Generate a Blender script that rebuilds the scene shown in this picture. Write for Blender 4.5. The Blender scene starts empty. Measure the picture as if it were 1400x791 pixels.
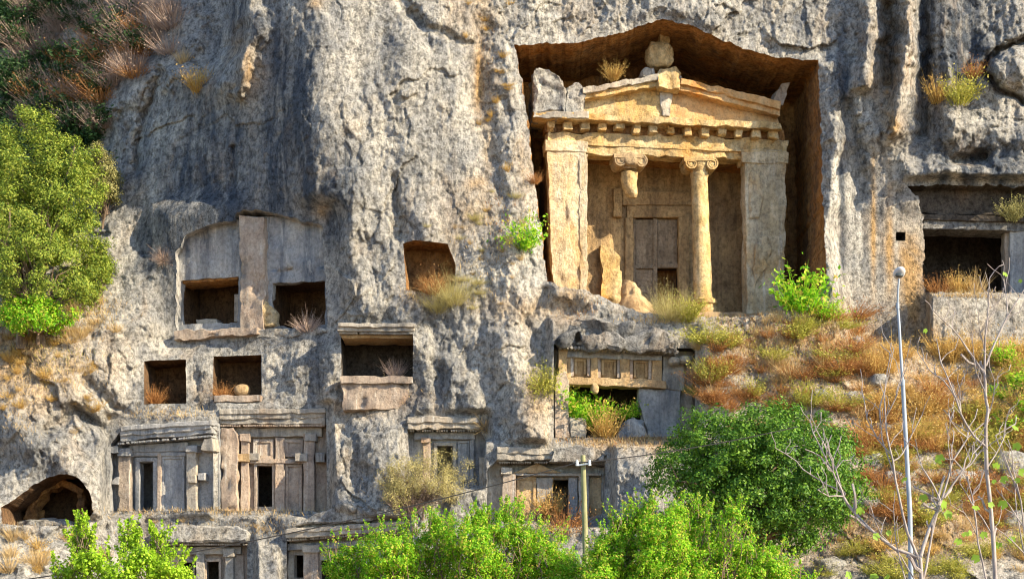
import bpy, bmesh, math, random
import numpy as np
from mathutils import Vector, Matrix
R = math.radians
S = bpy.context.scene
COL = S.collection
# ------------------------------------------------------------------ camera, sky, sun, exposure
D, F, HY, CZ = 80.0, 2286.0, 900.0, 2.0          # distance to cliff plane, focal length (px of a 1400 px frame), horizon row, eye height
cam = bpy.data.cameras.new('camera'); camo = bpy.data.objects.new('camera', cam); COL.objects.link(camo)
camo.location = (0, -D, CZ); camo.rotation_euler = (R(90), 0, 0)
cam.sensor_width = 36; cam.lens = F/1400*36; cam.shift_y = (HY-395.5)/1400; cam.clip_end = 2000
S.camera = camo
SUN_AZ, SUN_EL = R(62), R(30)                    # azimuth measured from 'towards the camera' to the right
sv = Vector((math.sin(SUN_AZ)*math.cos(SUN_EL), -math.cos(SUN_AZ)*math.cos(SUN_EL), math.sin(SUN_EL)))
w = bpy.data.worlds.new('World'); S.world = w; w.use_nodes = True
nt = w.node_tree; bg = nt.nodes['Background']; sky = nt.nodes.new('ShaderNodeTexSky'); sky.sky_type = 'NISHITA'
sky.sun_disc = False; sky.sun_elevation = SUN_EL; sky.sun_rotation = math.atan2(sv.x, sv.y)
sky.air_density = 1.0; sky.dust_density = 0.4; sky.ozone_density = 3.0
nt.links.new(sky.outputs[0], bg.inputs[0]); bg.inputs[1].default_value = 0.135
sl = bpy.data.lights.new('sun', 'SUN'); sl.energy = 5.0; sl.angle = R(0.5); sl.color = (1.0, 0.83, 0.58)
so = bpy.data.objects.new('sun', sl); COL.objects.link(so); so.location = (40, -60, 50)
so.rotation_euler = (-sv).to_track_quat('-Z', 'Y').to_euler()
S.view_settings.view_transform = 'Standard'; S.view_settings.look = 'None'; S.view_settings.gamma = 1
S.view_settings.exposure = 1.3
S.cycles.filter_width = 1.1; S.cycles.use_denoising = True
rnd = random.Random(7); rng = np.random.default_rng(11)

# ------------------------------------------------------------------ noise
def _h(ix, iy, iz, s):
    n = (ix*73856093 ^ iy*19349663 ^ iz*83492791 ^ (s*265443571+97)) & 0xffffffff
    n = ((n ^ (n >> 13))*1274126177) & 0xffffffff
    n = ((n ^ (n >> 15))*2246822519) & 0xffffffff
    return ((n ^ (n >> 16)) & 0xffffff)/float(0x7fffff)-1.0
def vnoise(P, s=0):
    fl = np.floor(P); f = P-fl; i = fl.astype(np.int64); u = f*f*f*(f*(f*6-15)+10)
    x, y, z = i[:, 0], i[:, 1], i[:, 2]; a, b, c = u[:, 0], u[:, 1], u[:, 2]
    def L(p, q, t): return p+(q-p)*t
    return L(L(L(_h(x, y, z, s), _h(x+1, y, z, s), a), L(_h(x, y+1, z, s), _h(x+1, y+1, z, s), a), b),
             L(L(_h(x, y, z+1, s), _h(x+1, y, z+1, s), a), L(_h(x, y+1, z+1, s), _h(x+1, y+1, z+1, s), a), b), c)
ROT = np.array(Matrix.Rotation(0.7, 3, Vector((0.5, 0.7, 0.4)).normalized()))
def fbm(P, o=4, s=0, gain=0.5, ridged=False):
    t = 0; a = 1.0; tot = 0; Q = np.asarray(P, float)
    for k in range(o):
        n = vnoise(Q, s+k*7)
        if ridged: n = 1-2*np.abs(n)
        t = t+n*a; tot += a; a *= gain; Q = (Q @ ROT.T)*2.03+3.7
    return t/tot
def sstep(a, b, x):
    t = np.clip((x-a)/(b-a), 0, 1); return t*t*(3-2*t)

# ------------------------------------------------------------------ object helpers
def at(px, py, y):                                # point of the photograph's pixel at depth y
    d = D+y; return Vector(((px-700)/F*d, y, CZ+(HY-py)/F*d))
def link(name, me, mat=None, parent=None):
    o = bpy.data.objects.new(name, me); COL.objects.link(o)
    if mat is not None and me is not None and not me.materials: me.materials.append(mat)
    if parent is not None: o.parent = parent
    return o
def tag(o, label=None, cat=None, group=None, kind=None):
    if label: o['label'] = label
    if cat: o['category'] = cat
    if group: o['group'] = group
    if kind: o['kind'] = kind
    return o
def mesh_np(name, V, faces, smooth=False, sharp=None):
    """V (N,3), faces (M,k) array of one polygon size"""
    me = bpy.data.meshes.new(name); V = np.asarray(V, np.float32); Fc = np.asarray(faces, np.int32)
    me.vertices.add(len(V)); me.vertices.foreach_set('co', V.ravel())
    m, k = Fc.shape; me.loops.add(m*k); me.loops.foreach_set('vertex_index', Fc.ravel())
    me.polygons.add(m); me.polygons.foreach_set('loop_start', np.arange(0, m*k, k, dtype=np.int32))
    me.update(calc_edges=True)
    if smooth: me.polygons.foreach_set('use_smooth', np.ones(m, bool))
    if sharp: me.set_sharp_from_angle(angle=R(sharp))
    return me
def bm_mesh(name, bm, smooth=True, sharp=35):
    bmesh.ops.recalc_face_normals(bm, faces=bm.faces)
    me = bpy.data.meshes.new(name); bm.to_mesh(me); bm.free()
    if smooth:
        me.polygons.foreach_set('use_smooth', np.ones(len(me.polygons), bool)); me.set_sharp_from_angle(angle=R(sharp))
    return me
def displace(me, off, rough, wl=0.4, seed=0):
    n = len(me.vertices); c = np.empty(n*3, np.float32); me.vertices.foreach_get('co', c); c = c.reshape(-1, 3).astype(float)
    Q = c+np.array(off)
    d = np.stack([fbm(Q/wl, 3, seed+k*31, 0.55) for k in range(3)], 1)*rough
    if rough > 0.03:                               # a few deeper chips on rough pieces
        ch = np.clip(fbm(Q/(wl*1.6), 2, seed+5)-0.25, 0, 1)[:, None]*rough*2.2
        d = d-ch*np.sign(c-c.mean(0))*np.array([1, 1, 1])
    me.vertices.foreach_set('co', (c+d).astype(np.float32).ravel()); me.update()

class Frame:
    """a facade plane: origin at pixel/depth, turned by ang about z (positive: right end farther away)"""
    def __init__(s, px, py, y, ang):
        s.O = at(px, py, y); a = R(ang); s.a = a; s.ux = Vector((math.cos(a), math.sin(a), 0)); s.n = Vector((-math.sin(a), math.cos(a), 0))
    def uv(s, px, py, d):
        r = Vector(((px-700)/F, 1, (HY-py)/F)); C = Vector((0, -D, CZ))
        t = (d-(C-s.O).dot(s.n))/r.dot(s.n); P = C+r*t-s.O
        return P.dot(s.ux), P.z
    def ydepth(s, px, d):                          # world y of the plane d seen at column px (arrays)
        kx = (px-700)/F; t = (d+(np.array(s.O)@np.array(s.n))-(-D*s.n.y))/(kx*s.n.x+s.n.y)
        return t-D
    def empty(s, name, label, cat, group=None):
        o = bpy.data.objects.new(name, None); COL.objects.link(o); o.location = s.O; o.rotation_euler = (0, 0, s.a)
        o.empty_display_size = 0.3; tag(o, label, cat, group); s.e = o; return o
    def prism(s, name, poly, d0, d1, mat, parent=None, res=0.16, rough=0.02, bev=0.02, world=False, wl=0.4):
        """polygon (pixels, read at depth d0) extruded straight back to d1, edges worn"""
        pts = [s.uv(x, y, d0) for x, y in poly] if not world else poly
        bm = bmesh.new()
        f = [bm.verts.new((u, d0, z)) for u, z in pts]; b = [bm.verts.new((u, d1, z)) for u, z in pts]
        bm.faces.new(f); bm.faces.new(b[::-1]); n = len(f)
        for i in range(n): bm.faces.new((f[i], b[i], b[(i+1) % n], f[(i+1) % n]))
        us = [p[0] for p in pts]; zs = [p[1] for p in pts]
        if bev > 0:
            bb = min(bev, 0.2*min(max(us)-min(us), max(zs)-min(zs), abs(d1-d0)))
            bmesh.ops.bevel(bm, geom=list(bm.edges), offset=bb, segments=1, affect='EDGES', clamp_overlap=True)
        for ax, lo, hi in ((0, min(us), max(us)), (1, d0, d1), (2, min(zs), max(zs))):
            k = int((hi-lo)/res)
            for q in range(1, min(k, 44)):
                c = lo+(hi-lo)*q/min(k, 44); co = [0, 0, 0]; no = [0, 0, 0]; co[ax] = c; no[ax] = 1
                bmesh.ops.bisect_plane(bm, geom=bm.verts[:]+bm.edges[:]+bm.faces[:], plane_co=co, plane_no=no)
        bmesh.ops.triangulate(bm, faces=[q for q in bm.faces if len(q.verts) > 4])
        me = bm_mesh(name, bm)
        if rough: displace(me, tuple(s.O), min(rough*1.5, rough+.03), wl, seed=rnd.randrange(99))
        return link(name, me, mat, parent if parent is not None else s.e)
    def box(s, name, x0, y0, x1, y1, d0, d1, mat, parent=None, **k):
        return s.prism(name, [(x0, y1), (x1, y1), (x1, y0), (x0, y0)], d0, d1, mat, parent, **k)
    def wall(s, name, x0, y0, x1, y1, holes, d0, d1, mat, parent=None, res=0.15, rough=0.015):
        """flat wall with rectangular openings, as one mesh"""
        u0, z0 = s.uv(x0, y1, d0); u1, z1 = s.uv(x1, y0, d0)
        hs = [(s.uv(a, d, d0)+s.uv(c, b, d0)) for a, b, c, d in holes]       # (ua, za, ub, zb)
        def lines(lo, hi, ex):
            k = sorted({lo, hi, *[e for e in ex if lo < e < hi]}); out = []
            for a, b in zip(k, k[1:]):
                n = max(1, int((b-a)/res)); out += [a+(b-a)*i/n for i in range(n)]
            return out+[k[-1]]
        U = lines(u0, u1, [h[0] for h in hs]+[h[2] for h in hs]); Z = lines(z0, z1, [h[1] for h in hs]+[h[3] for h in hs])
        solid = {(i, j) for i in range(len(U)-1) for j in range(len(Z)-1)
                 if not any(h[0] < (U[i]+U[i+1])/2 < h[2] and h[1] < (Z[j]+Z[j+1])/2 < h[3] for h in hs)}
        bm = bmesh.new(); vd = {}
        def v(i, j, k):
            if (i, j, k) not in vd: vd[(i, j, k)] = bm.verts.new((U[i], (d0, d1)[k], Z[j]))
            return vd[(i, j, k)]
        for i, j in solid:
            bm.faces.new((v(i, j, 0), v(i+1, j, 0), v(i+1, j+1, 0), v(i, j+1, 0)))
            bm.faces.new((v(i, j, 1), v(i, j+1, 1), v(i+1, j+1, 1), v(i+1, j, 1)))
            for (a, b, p, q) in (((i-1), j, (i, j), (i, j+1)), (i+1, j, (i+1, j+1), (i+1, j)), (i, j-1, (i+1, j), (i, j)), (i, j+1, (i, j+1), (i+1, j+1))):
                if (a, b) not in solid: bm.faces.new((v(*p, 0), v(*q, 0), v(*q, 1), v(*p, 1)))
        me = bm_mesh(name, bm); displace(me, tuple(s.O), rough, 0.5, seed=rnd.randrange(99))
        return link(name, me, mat, parent if parent is not None else s.e)
    def lump(s, name, px, py, rx, rz, d, rd, mat, parent=None, rough=0.3, sub=4, wl=0.6):
        """weathered rounded rock, radii in pixels / metres of depth"""
        u, z = s.uv(px, py, d); u1, z1 = s.uv(px+rx, py-rz, d)
        bm = bmesh.new(); bmesh.ops.create_icosphere(bm, subdivisions=sub, radius=1)
        me = bm_mesh(name, bm, True, 60); a, c = u1-u, z1-z
        n = len(me.vertices); co = np.empty(n*3, np.float32); me.vertices.foreach_get('co', co); co = co.reshape(-1, 3).astype(float)
        co = np.sign(co)*np.abs(co)**0.8
        sd = rnd.randrange(999); P = co*np.array([a, rd, c])
        P *= (1+rough*fbm(P/wl+sd, 4, sd, 0.55, False)[:, None])
        P += np.array([u, d, z]); me.vertices.foreach_set('co', P.astype(np.float32).ravel()); me.update()
        return link(name, me, mat, parent if parent is not None else s.e)
    def local(s, P):
        Q = np.asarray(P)-np.array(s.O); return np.stack([Q@np.array(s.ux), Q@np.array(s.n), Q[:, 2]], 1)

# ------------------------------------------------------------------ materials
def sock(nt, v, node_in):
    if isinstance(v, bpy.types.NodeSocket): nt.links.new(v, node_in)
    elif v is not None: node_in.default_value = v
class NB:
    def __init__(s, name):
        s.m = bpy.data.materials.new(name); s.m.use_nodes = True; s.nt = s.m.node_tree; s.nt.nodes.clear()
        s.out = s.nt.nodes.new('ShaderNodeOutputMaterial'); s.pos = s.nt.nodes.new('ShaderNodeNewGeometry').outputs['Position']
    def n(s, t, **kw):
        q = s.nt.nodes.new(t)
        for k, v in kw.items(): setattr(q, k, v)
        return q
    def vec(s, sc, off=(0, 0, 0)):
        m = s.n('ShaderNodeMapping'); s.nt.links.new(s.pos, m.inputs[0]); m.inputs['Scale'].default_value = sc; m.inputs['Location'].default_value = off; return m.outputs[0]
    def noise(s, sc, scale=1, detail=6, rough=0.6, dist=0.0, off=(0, 0, 0)):
        q = s.n('ShaderNodeTexNoise'); s.nt.links.new(s.vec(sc, off), q.inputs['Vector'])
        q.inputs['Scale'].default_value = scale; q.inputs['Detail'].default_value = detail; q.inputs['Roughness'].default_value = rough; q.inputs['Distortion'].default_value = dist
        return q.outputs[0]
    def ramp(s, v, a, b, lo=0.0, hi=1.0):
        q = s.n('ShaderNodeMapRange', interpolation_type='SMOOTHSTEP'); sock(s.nt, v, q.inputs[0])
        for i, x in enumerate((a, b, lo, hi)): q.inputs[1+i].default_value = x
        return q.outputs[0]
    def math(s, op, a, b=None):
        q = s.n('ShaderNodeMath', operation=op); q.use_clamp = False; sock(s.nt, a, q.inputs[0]); sock(s.nt, b, q.inputs[1]); return q.outputs[0]
    def mix(s, f, a, b):
        q = s.n('ShaderNodeMix', data_type='RGBA'); sock(s.nt, f, q.inputs[0]); sock(s.nt, a if isinstance(a, bpy.types.NodeSocket) else (*a, 1), q.inputs[6]); sock(s.nt, b if isinstance(b, bpy.types.NodeSocket) else (*b, 1), q.inputs[7]); return q.outputs[2]
    def surf(s, color, rough=0.9, height=None, bump=0.5, dist=0.05, spec=0.2):
        p = s.n('ShaderNodeBsdfPrincipled'); sock(s.nt, color if isinstance(color, bpy.types.NodeSocket) else (*color, 1), p.inputs['Base Color'])
        sock(s.nt, rough, p.inputs['Roughness']); p.inputs['Specular IOR Level'].default_value = spec
        if height is not None:
            b = s.n('ShaderNodeBump'); b.inputs['Strength'].default_value = bump; b.inputs['Distance'].default_value = dist
            sock(s.nt, height, b.inputs['Height']); s.nt.links.new(b.outputs[0], p.inputs['Normal'])
        s.nt.links.new(p.outputs[0], s.out.inputs[0]); return s.m

def rock(name, light, mid, dark, warm, kd=0.5, kw=0.3, bump=0.8, fine=1.0, sp=.42, kp=0.0, pale=(0.62, 0.60, 0.55)):
    b = NB(name)
    big = b.noise((.28, .28, .2), 1, 4, .6, .4)
    streak = b.noise((1.5, 1.5, .13), 1, 7, .65, .5)
    grit = b.noise((1, 1, .85), 4.2*fine, 10, .74, .15, (5, 2, 1))
    patch = b.noise((1, 1, .7), .9, 6, .62, .6, (9, 4, 7))
    blot = b.noise((1, 1, .55), .55, 9, .7, .8, (2, 8, 5))
    warmn = b.noise((.55, .55, .3), 1, 6, .62, .5, (3, 11, 2))
    at_ = b.n('ShaderNodeVertexColor', layer_name='stain_shade'); sep = b.n('ShaderNodeSeparateColor'); b.nt.links.new(at_.outputs[0], sep.inputs[0])
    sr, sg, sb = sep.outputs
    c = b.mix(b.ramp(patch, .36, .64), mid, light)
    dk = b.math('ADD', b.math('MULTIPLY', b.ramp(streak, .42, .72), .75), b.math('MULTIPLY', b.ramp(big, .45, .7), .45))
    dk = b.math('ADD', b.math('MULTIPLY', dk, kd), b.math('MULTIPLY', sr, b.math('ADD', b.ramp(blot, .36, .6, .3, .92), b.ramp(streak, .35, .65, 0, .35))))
    c = b.mix(b.math('MINIMUM', dk, .95), c, dark)
    wm = b.math('ADD', b.math('MULTIPLY', b.ramp(warmn, .5, .72), kw), b.math('MULTIPLY', sg, b.ramp(warmn, .3, .62, .25, 1.0)))
    c = b.mix(b.math('MINIMUM', wm, .92), c, warm)
    c = b.mix(b.math('MINIMUM', b.math('MULTIPLY', sb, b.ramp(streak, .62, .34, .1, 1.0)), .95), c, pale)
    if kp: c = b.mix(b.math('MULTIPLY', b.ramp(b.noise((3.2, 3.2, .22), 1, 6, .65, .4, (4, 1, 6)), .54, .7), kp), c, pale)
    spot = b.math('MULTIPLY', b.ramp(grit, .36, .58, sp, 1.08), b.ramp(b.noise((1, 1, .9), 12*fine, 5, .75, 0, (1, 3, 8)), .3, .6, min(1, sp+.26), 1.08))
    q = b.n('ShaderNodeMix', data_type='RGBA', blend_type='MULTIPLY'); q.inputs[0].default_value = 1
    b.nt.links.new(c, q.inputs[6]); b.nt.links.new(spot, q.inputs[7]); c = q.outputs[2]
    grit2 = b.noise((1, 1, .9), 11*fine, 7, .75, 0, (7, 7, 7)); v = b.n('ShaderNodeTexVoronoi'); v.feature = 'F1'; b.nt.links.new(b.vec((2.6*fine, 2.6*fine, 1.7*fine)), v.inputs['Vector'])
    pits = b.ramp(v.outputs['Distance'], 0.0, .32, -.5, 0)
    hgt = b.math('ADD', b.math('ADD', b.math('ADD', b.math('MULTIPLY', grit, 1.1), b.math('MULTIPLY', grit2, .45)), b.math('MULTIPLY', streak, .2)), b.math('MULTIPLY', pits, .25))
    return b.surf(c, .93, hgt, bump, .22/fine**.5)
M = {}
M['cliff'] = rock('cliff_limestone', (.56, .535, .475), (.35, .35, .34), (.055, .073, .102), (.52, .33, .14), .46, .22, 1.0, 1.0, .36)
M['darkrock'] = rock('lichen_dark_limestone', (.36, .35, .33), (.22, .225, .23), (.05, .06, .075), (.40, .25, .11), .9, .3, 1.0, 1.0, .36)
M['ochre'] = rock('ochre_limestone', (.54, .40, .23), (.42, .29, .15), (.15, .12, .095), (.50, .23, .07), .6, .45, .8, 1.5, .72)
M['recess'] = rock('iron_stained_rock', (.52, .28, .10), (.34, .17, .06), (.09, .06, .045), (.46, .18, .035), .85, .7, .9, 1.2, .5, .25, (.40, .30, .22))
M['dressed'] = rock('dressed_grey_stone', (.46, .415, .34), (.33, .30, .255), (.085, .095, .11), (.42, .27, .14), .85, .3, .7, 1.6, .72, .55)
M['blue'] = rock('blue_grey_dressed_stone', (.40, .395, .38), (.29, .295, .30), (.065, .085, .115), (.38, .27, .18), .95, .15, .7, 1.6, .72, .55)
M['pink'] = rock('pinkish_dressed_stone', (.46, .38, .30), (.35, .27, .21), (.10, .095, .095), (.46, .26, .12), .8, .35, .7, 1.6, .72, .55)
M['temple'] = rock('honey_temple_stone', (.73, .57, .32), (.60, .41, .17), (.17, .15, .125), (.62, .30, .06), .6, .8, .9, 1.2, .6)
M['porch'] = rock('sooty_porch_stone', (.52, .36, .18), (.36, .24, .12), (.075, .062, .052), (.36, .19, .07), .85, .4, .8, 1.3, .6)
M['door'] = rock('brown_door_stone', (.36, .28, .19), (.25, .185, .12), (.06, .055, .05), (.34, .19, .08), .7, .3, .7, 1.5, .6)
M['orange'] = rock('orange_limestone', (.60, .40, .20), (.52, .30, .12), (.22, .18, .15), (.60, .25, .05), .35, .8, .7, 1.3, .72)  # right half of the pediment is coloured more orange than the left
M['anta'] = rock('pale_cream_anta_stone', (.71, .60, .41), (.55, .43, .25), (.17, .155, .14), (.60, .33, .09), .55, .55, .8, 1.3, .62, .4)
M['niche'] = rock('shade_brown_chamber_rock', (.17, .10, .05), (.11, .065, .035), (.035, .028, .024), (.20, .085, .025), .6, .5, .6, 1.3)  # interior shade put into the colour, darker than the recess rock
M['soot_shade'] = rock('soot_shade_rock', (.10, .085, .07), (.06, .05, .042), (.018, .018, .018), (.12, .07, .035), .7, .3, .5, 1.4)  # chamber shade put into the colour; doubles as soot on the lintel
M['earth'] = rock('dry_earth', (.38, .24, .12), (.26, .15, .075), (.14, .09, .055), (.42, .22, .08), .3, .4, .6, 1.2)

# ------------------------------------------------------------------ cliff: depth map over the picture, refined by ridges and noise
PXS = [-260, 0, 90, 180, 250, 320, 390, 440, 560, 700, 850, 1000, 1130, 1250, 1330, 1400, 1660]
TAB = {
 -260: [24, 21, 18.5, 14, 10, 6, 2.6, 1.8, 1.4, 1.6, 2.0, 2.2, 2.2, 2.6, 2.6, 2.4, 3],
 0:    [17, 15, 13.5, 9, 5.6, 2.8, 0.2, -.5, -.4, .2, .5, .6, .7, .9, 1.2, .4, 1],
 150:  [13, 11.5, 10, 5.8, 3.9, 1.8, -.1, -1.0, -.9, -.1, .2, .5, .6, .8, 1.0, -.2, 1],
 290:  [7.5, 6.8, 6, 4.3, 3.0, 1.5, .2, -.9, -1.0, -.5, -.1, .4, .6, .6, .8, .4, 1],
 430:  [2.0, 1.0, .5, 1.6, 1.7, 1.2, .7, -.5, -1.2, -1.4, -1.6, -1.9, -2.0, -.4, -.2, -.6, -1],
 560:  [-1, -1, -1.1, .1, .5, .4, .1, -.4, -1.5, -2.2, -2.8, -4.2, -5.5, -5.2, -5.0, -5.6, -6],
 700:  [-3, -2.6, -2.0, -.4, -.1, -.2, -.3, -.8, -2, -3.1, -4.6, -7, -9.2, -9.6, -9.8, -10, -10],
 760:  [-5, -4.4, -3.8, -1.6, -1.2, -1.2, -1.3, -1.8, -3, -4.2, -6, -9, -11.5, -12.5, -13, -13, -13],
 900:  [-12, -11, -10, -7, -6, -6, -6, -6, -7, -9, -12, -14, -18, -20, -20, -20, -20]}
rows = sorted(TAB); rx = np.arange(-300, 1701, 10.); ry = np.arange(-300, 941, 10.)
A0 = np.array([np.interp(rx, PXS, TAB[r]) for r in rows]); RAS = np.array([np.interp(ry, rows, A0[:, k]) for k in range(len(rx))]).T
for it in range(3):
    for ax in (0, 1):
        p = np.pad(RAS, [(2, 2) if a == ax else (0, 0) for a in (0, 1)], mode='edge'); RAS = sum(np.take(p, range(k, k+RAS.shape[ax]), ax) for k in range(5))/5
def base_depth(px, py):
    gx = np.clip((px+300)/10, 0, len(rx)-1.001); gy = np.clip((py+300)/10, 0, len(ry)-1.001); i = gx.astype(int); j = gy.astype(int); a = gx-i; b = gy-j
    return (RAS[j, i]*(1-a)+RAS[j, i+1]*a)*(1-b)+(RAS[j+1, i]*(1-a)+RAS[j+1, i+1]*a)*b
def polydist(px, py, pts):
    d = np.full(px.shape, 1e9)
    for (ax, ay), (bx, by) in zip(pts, pts[1:]):
        t = np.clip(((px-ax)*(bx-ax)+(py-ay)*(by-ay))/((bx-ax)**2+(by-ay)**2+1e-9), 0, 1)
        d = np.minimum(d, np.hypot(px-ax-t*(bx-ax), py-ay-t*(by-ay)))
    return d
def inpoly(px, py, pts):
    r = np.zeros(px.shape, bool); n = len(pts)
    for k in range(n):
        (ax, ay), (bx, by) = pts[k], pts[(k+1) % n]
        if ay != by: r ^= ((ay > py) != (by > py)) & (px < (bx-ax)*(py-ay)/(by-ay)+ax)
    return r
# facade frames of the tombs
FT = Frame(750, 430, 1.5, 6.5)            # temple tomb
FC = Frame(770, 600, -1.6, 4)             # coffered house tomb under the temple
FB = Frame(1264, 400, 1.6, 0)             # right hand chamber tomb
F1 = Frame(160, 697, 1.15, -13); F2 = Frame(300, 697, .75, -3)
F3 = Frame(560, 660, -.75, 0); F4 = Frame(680, 706, -1.9, 0)
F5 = Frame(205, 800, .4, -4); F6 = Frame(390, 800, -.35, -12)
FN = Frame(244, 445, 2.5, -15)             # twin niches with carved wall above
# flattening around the tombs: polygon, frame, depth in front of the facade plane, feather
FLAT = [
 ([(235, 300), (330, 286), (444, 300), (450, 452), (235, 460)], FN, -.55, 42),
 ([(150, 570), (292, 570), (292, 700), (150, 700)], F1, -.85, 14),
 ([(297, 555), (448, 555), (448, 700), (297, 700)], F2, -.8, 12),
 ([(555, 568), (664, 568), (664, 660), (555, 660)], F3, -.7, 12),
 ([(665, 608), (832, 608), (832, 712), (665, 712)], F4, -.7, 12),
 ([(200, 712), (345, 712), (345, 830), (200, 830)], F5, -.6, 10),
 ([(388, 712), (556, 712), (556, 830), (388, 830)], F6, -.6, 10),
 ([(756, 440), (950, 450), (950, 600), (756, 600)], FC, -.75, 12),
 ([(1240, 250), (1420, 250), (1420, 402), (1240, 402)], FB, -1.3, 14),
 ([(1150, 300), (1262, 300), (1262, 462), (1172, 452)], Frame(1190, 440, .6, 0), 0, 26),
 ([(1275, 405), (1440, 409), (1440, 474), (1275, 466)], Frame(1275, 405, -2.0, 6), 0, 9)]
RIDGES = [  # polyline in pixels, width, metres forward (negative: crack)
 ([(330, -60), (345, 40), (338, 75), (318, 110)], 20, 1.3), ([(300, -60), (300, 60), (285, 95)], 26, -1.2),
 ([(335, 75), (330, 130)], 7, .8), ([(218, 100), (196, 160), (182, 230)], 6, -.8), ([(150, 150), (190, 110), (240, 100), (290, 110)], 22, .9),
 ([(405, -40), (430, 100), (440, 260)], 40, .45), ([(318, 200), (316, 290)], 4, -.35),
 ([(1192, -40), (1190, 60), (1180, 110)], 14, 1.1), ([(1243, -40), (1240, 60), (1232, 130), (1222, 180)], 13, 1.5), ([(1214, 5), (1216, 110)], 10, -1.0),
 ([(1262, -20), (1262, 180)], 10, -1.1), ([(1290, -40), (1300, 80), (1296, 220)], 14, .5),
 ([(1130, 90), (1140, 200), (1132, 330), (1140, 410)], 12, .5), ([(1155, 150), (1175, 230), (1168, 300)], 12, -.5),
 ([(1400, 55), (1350, 80), (1343, 100), (1365, 125), (1400, 140)], 4, -.9), ([(1390, 95), (1375, 100)], 26, .9),
 ([(1250, 245), (1310, 232), (1400, 240)], 22, .9), ([(1310, 175), (1400, 190)], 20, .6),
 ([(1300, 215), (1345, 215)], 9, -1.2), ([(640, 60), (610, 50), (560, 20)], 6, -.35), ([(545, -10), (590, 60)], 8, -.4),
 ([(560, 60), (560, 200), (580, 320)], 26, .35), ([(662, 40), (655, 150), (690, 300)], 16, -.45), ([(690, 290), (700, 380), (720, 420)], 22, .5),
 ([(478, 250), (470, 330), (500, 420)], 22, .3), ([(540, 240), (548, 330)], 5, -.3),
 ([(448, 450), (452, 520), (450, 600), (470, 690)], 16, .55), ([(418, 470), (405, 560)], 18, .35), ([(690, 470), (715, 560), (735, 610)], 24, .8),
 ([(560, 470), (640, 520), (655, 600)], 16, .35), ([(590, 440), (600, 560)], 12, -.35),
 ([(30, 600), (75, 610), (110, 650), (135, 690)], 26, .9), ([(65, 590), (100, 560), (150, 590)], 9, -.8), ([(0, 640), (20, 600)], 14, -.4),
 ([(120, 520), (160, 560), (190, 580)], 7, -.5), ([(130, 470), (110, 520), (20, 560)], 40, .6), ([(150, 445), (190, 440), (235, 455)], 14, .6),
 ([(0, 720), (100, 715)], 12, .5), ([(0, 768), (140, 772)], 10, .5), ([(755, 395), (790, 400), (830, 425), (800, 445)], 16, .5),
 ([(720, 440), (745, 400)], 9, -.5), ([(830, 650), (870, 640), (890, 690)], 20, .5), ([(130, 703), (450, 700)], 6, .35),
 ([(340, 705), (348, 800)], 9, .55), ([(455, 690), (510, 700), (556, 712)], 14, .5), ([(460, 620), (500, 600), (540, 640), (520, 700)], 34, .5),
 ([(1262, 402), (1330, 405), (1420, 410)], 12, .7), ([(1100, 540), (1160, 590), (1180, 690)], 22, .5), ([(1190, 560), (1210, 640)], 10, -.6)]
STEP = 1.55
gx = np.concatenate([np.arange(-260, -16, 14), np.arange(-16, 1417, STEP), np.arange(1420, 1661, 14)])
gy = np.concatenate([np.arange(-260, -16, 14), np.arange(-16, 800, STEP), np.arange(802, 900, 6)])
GX, GY = np.meshgrid(gx, gy); NR, NC = GX.shape
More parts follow.
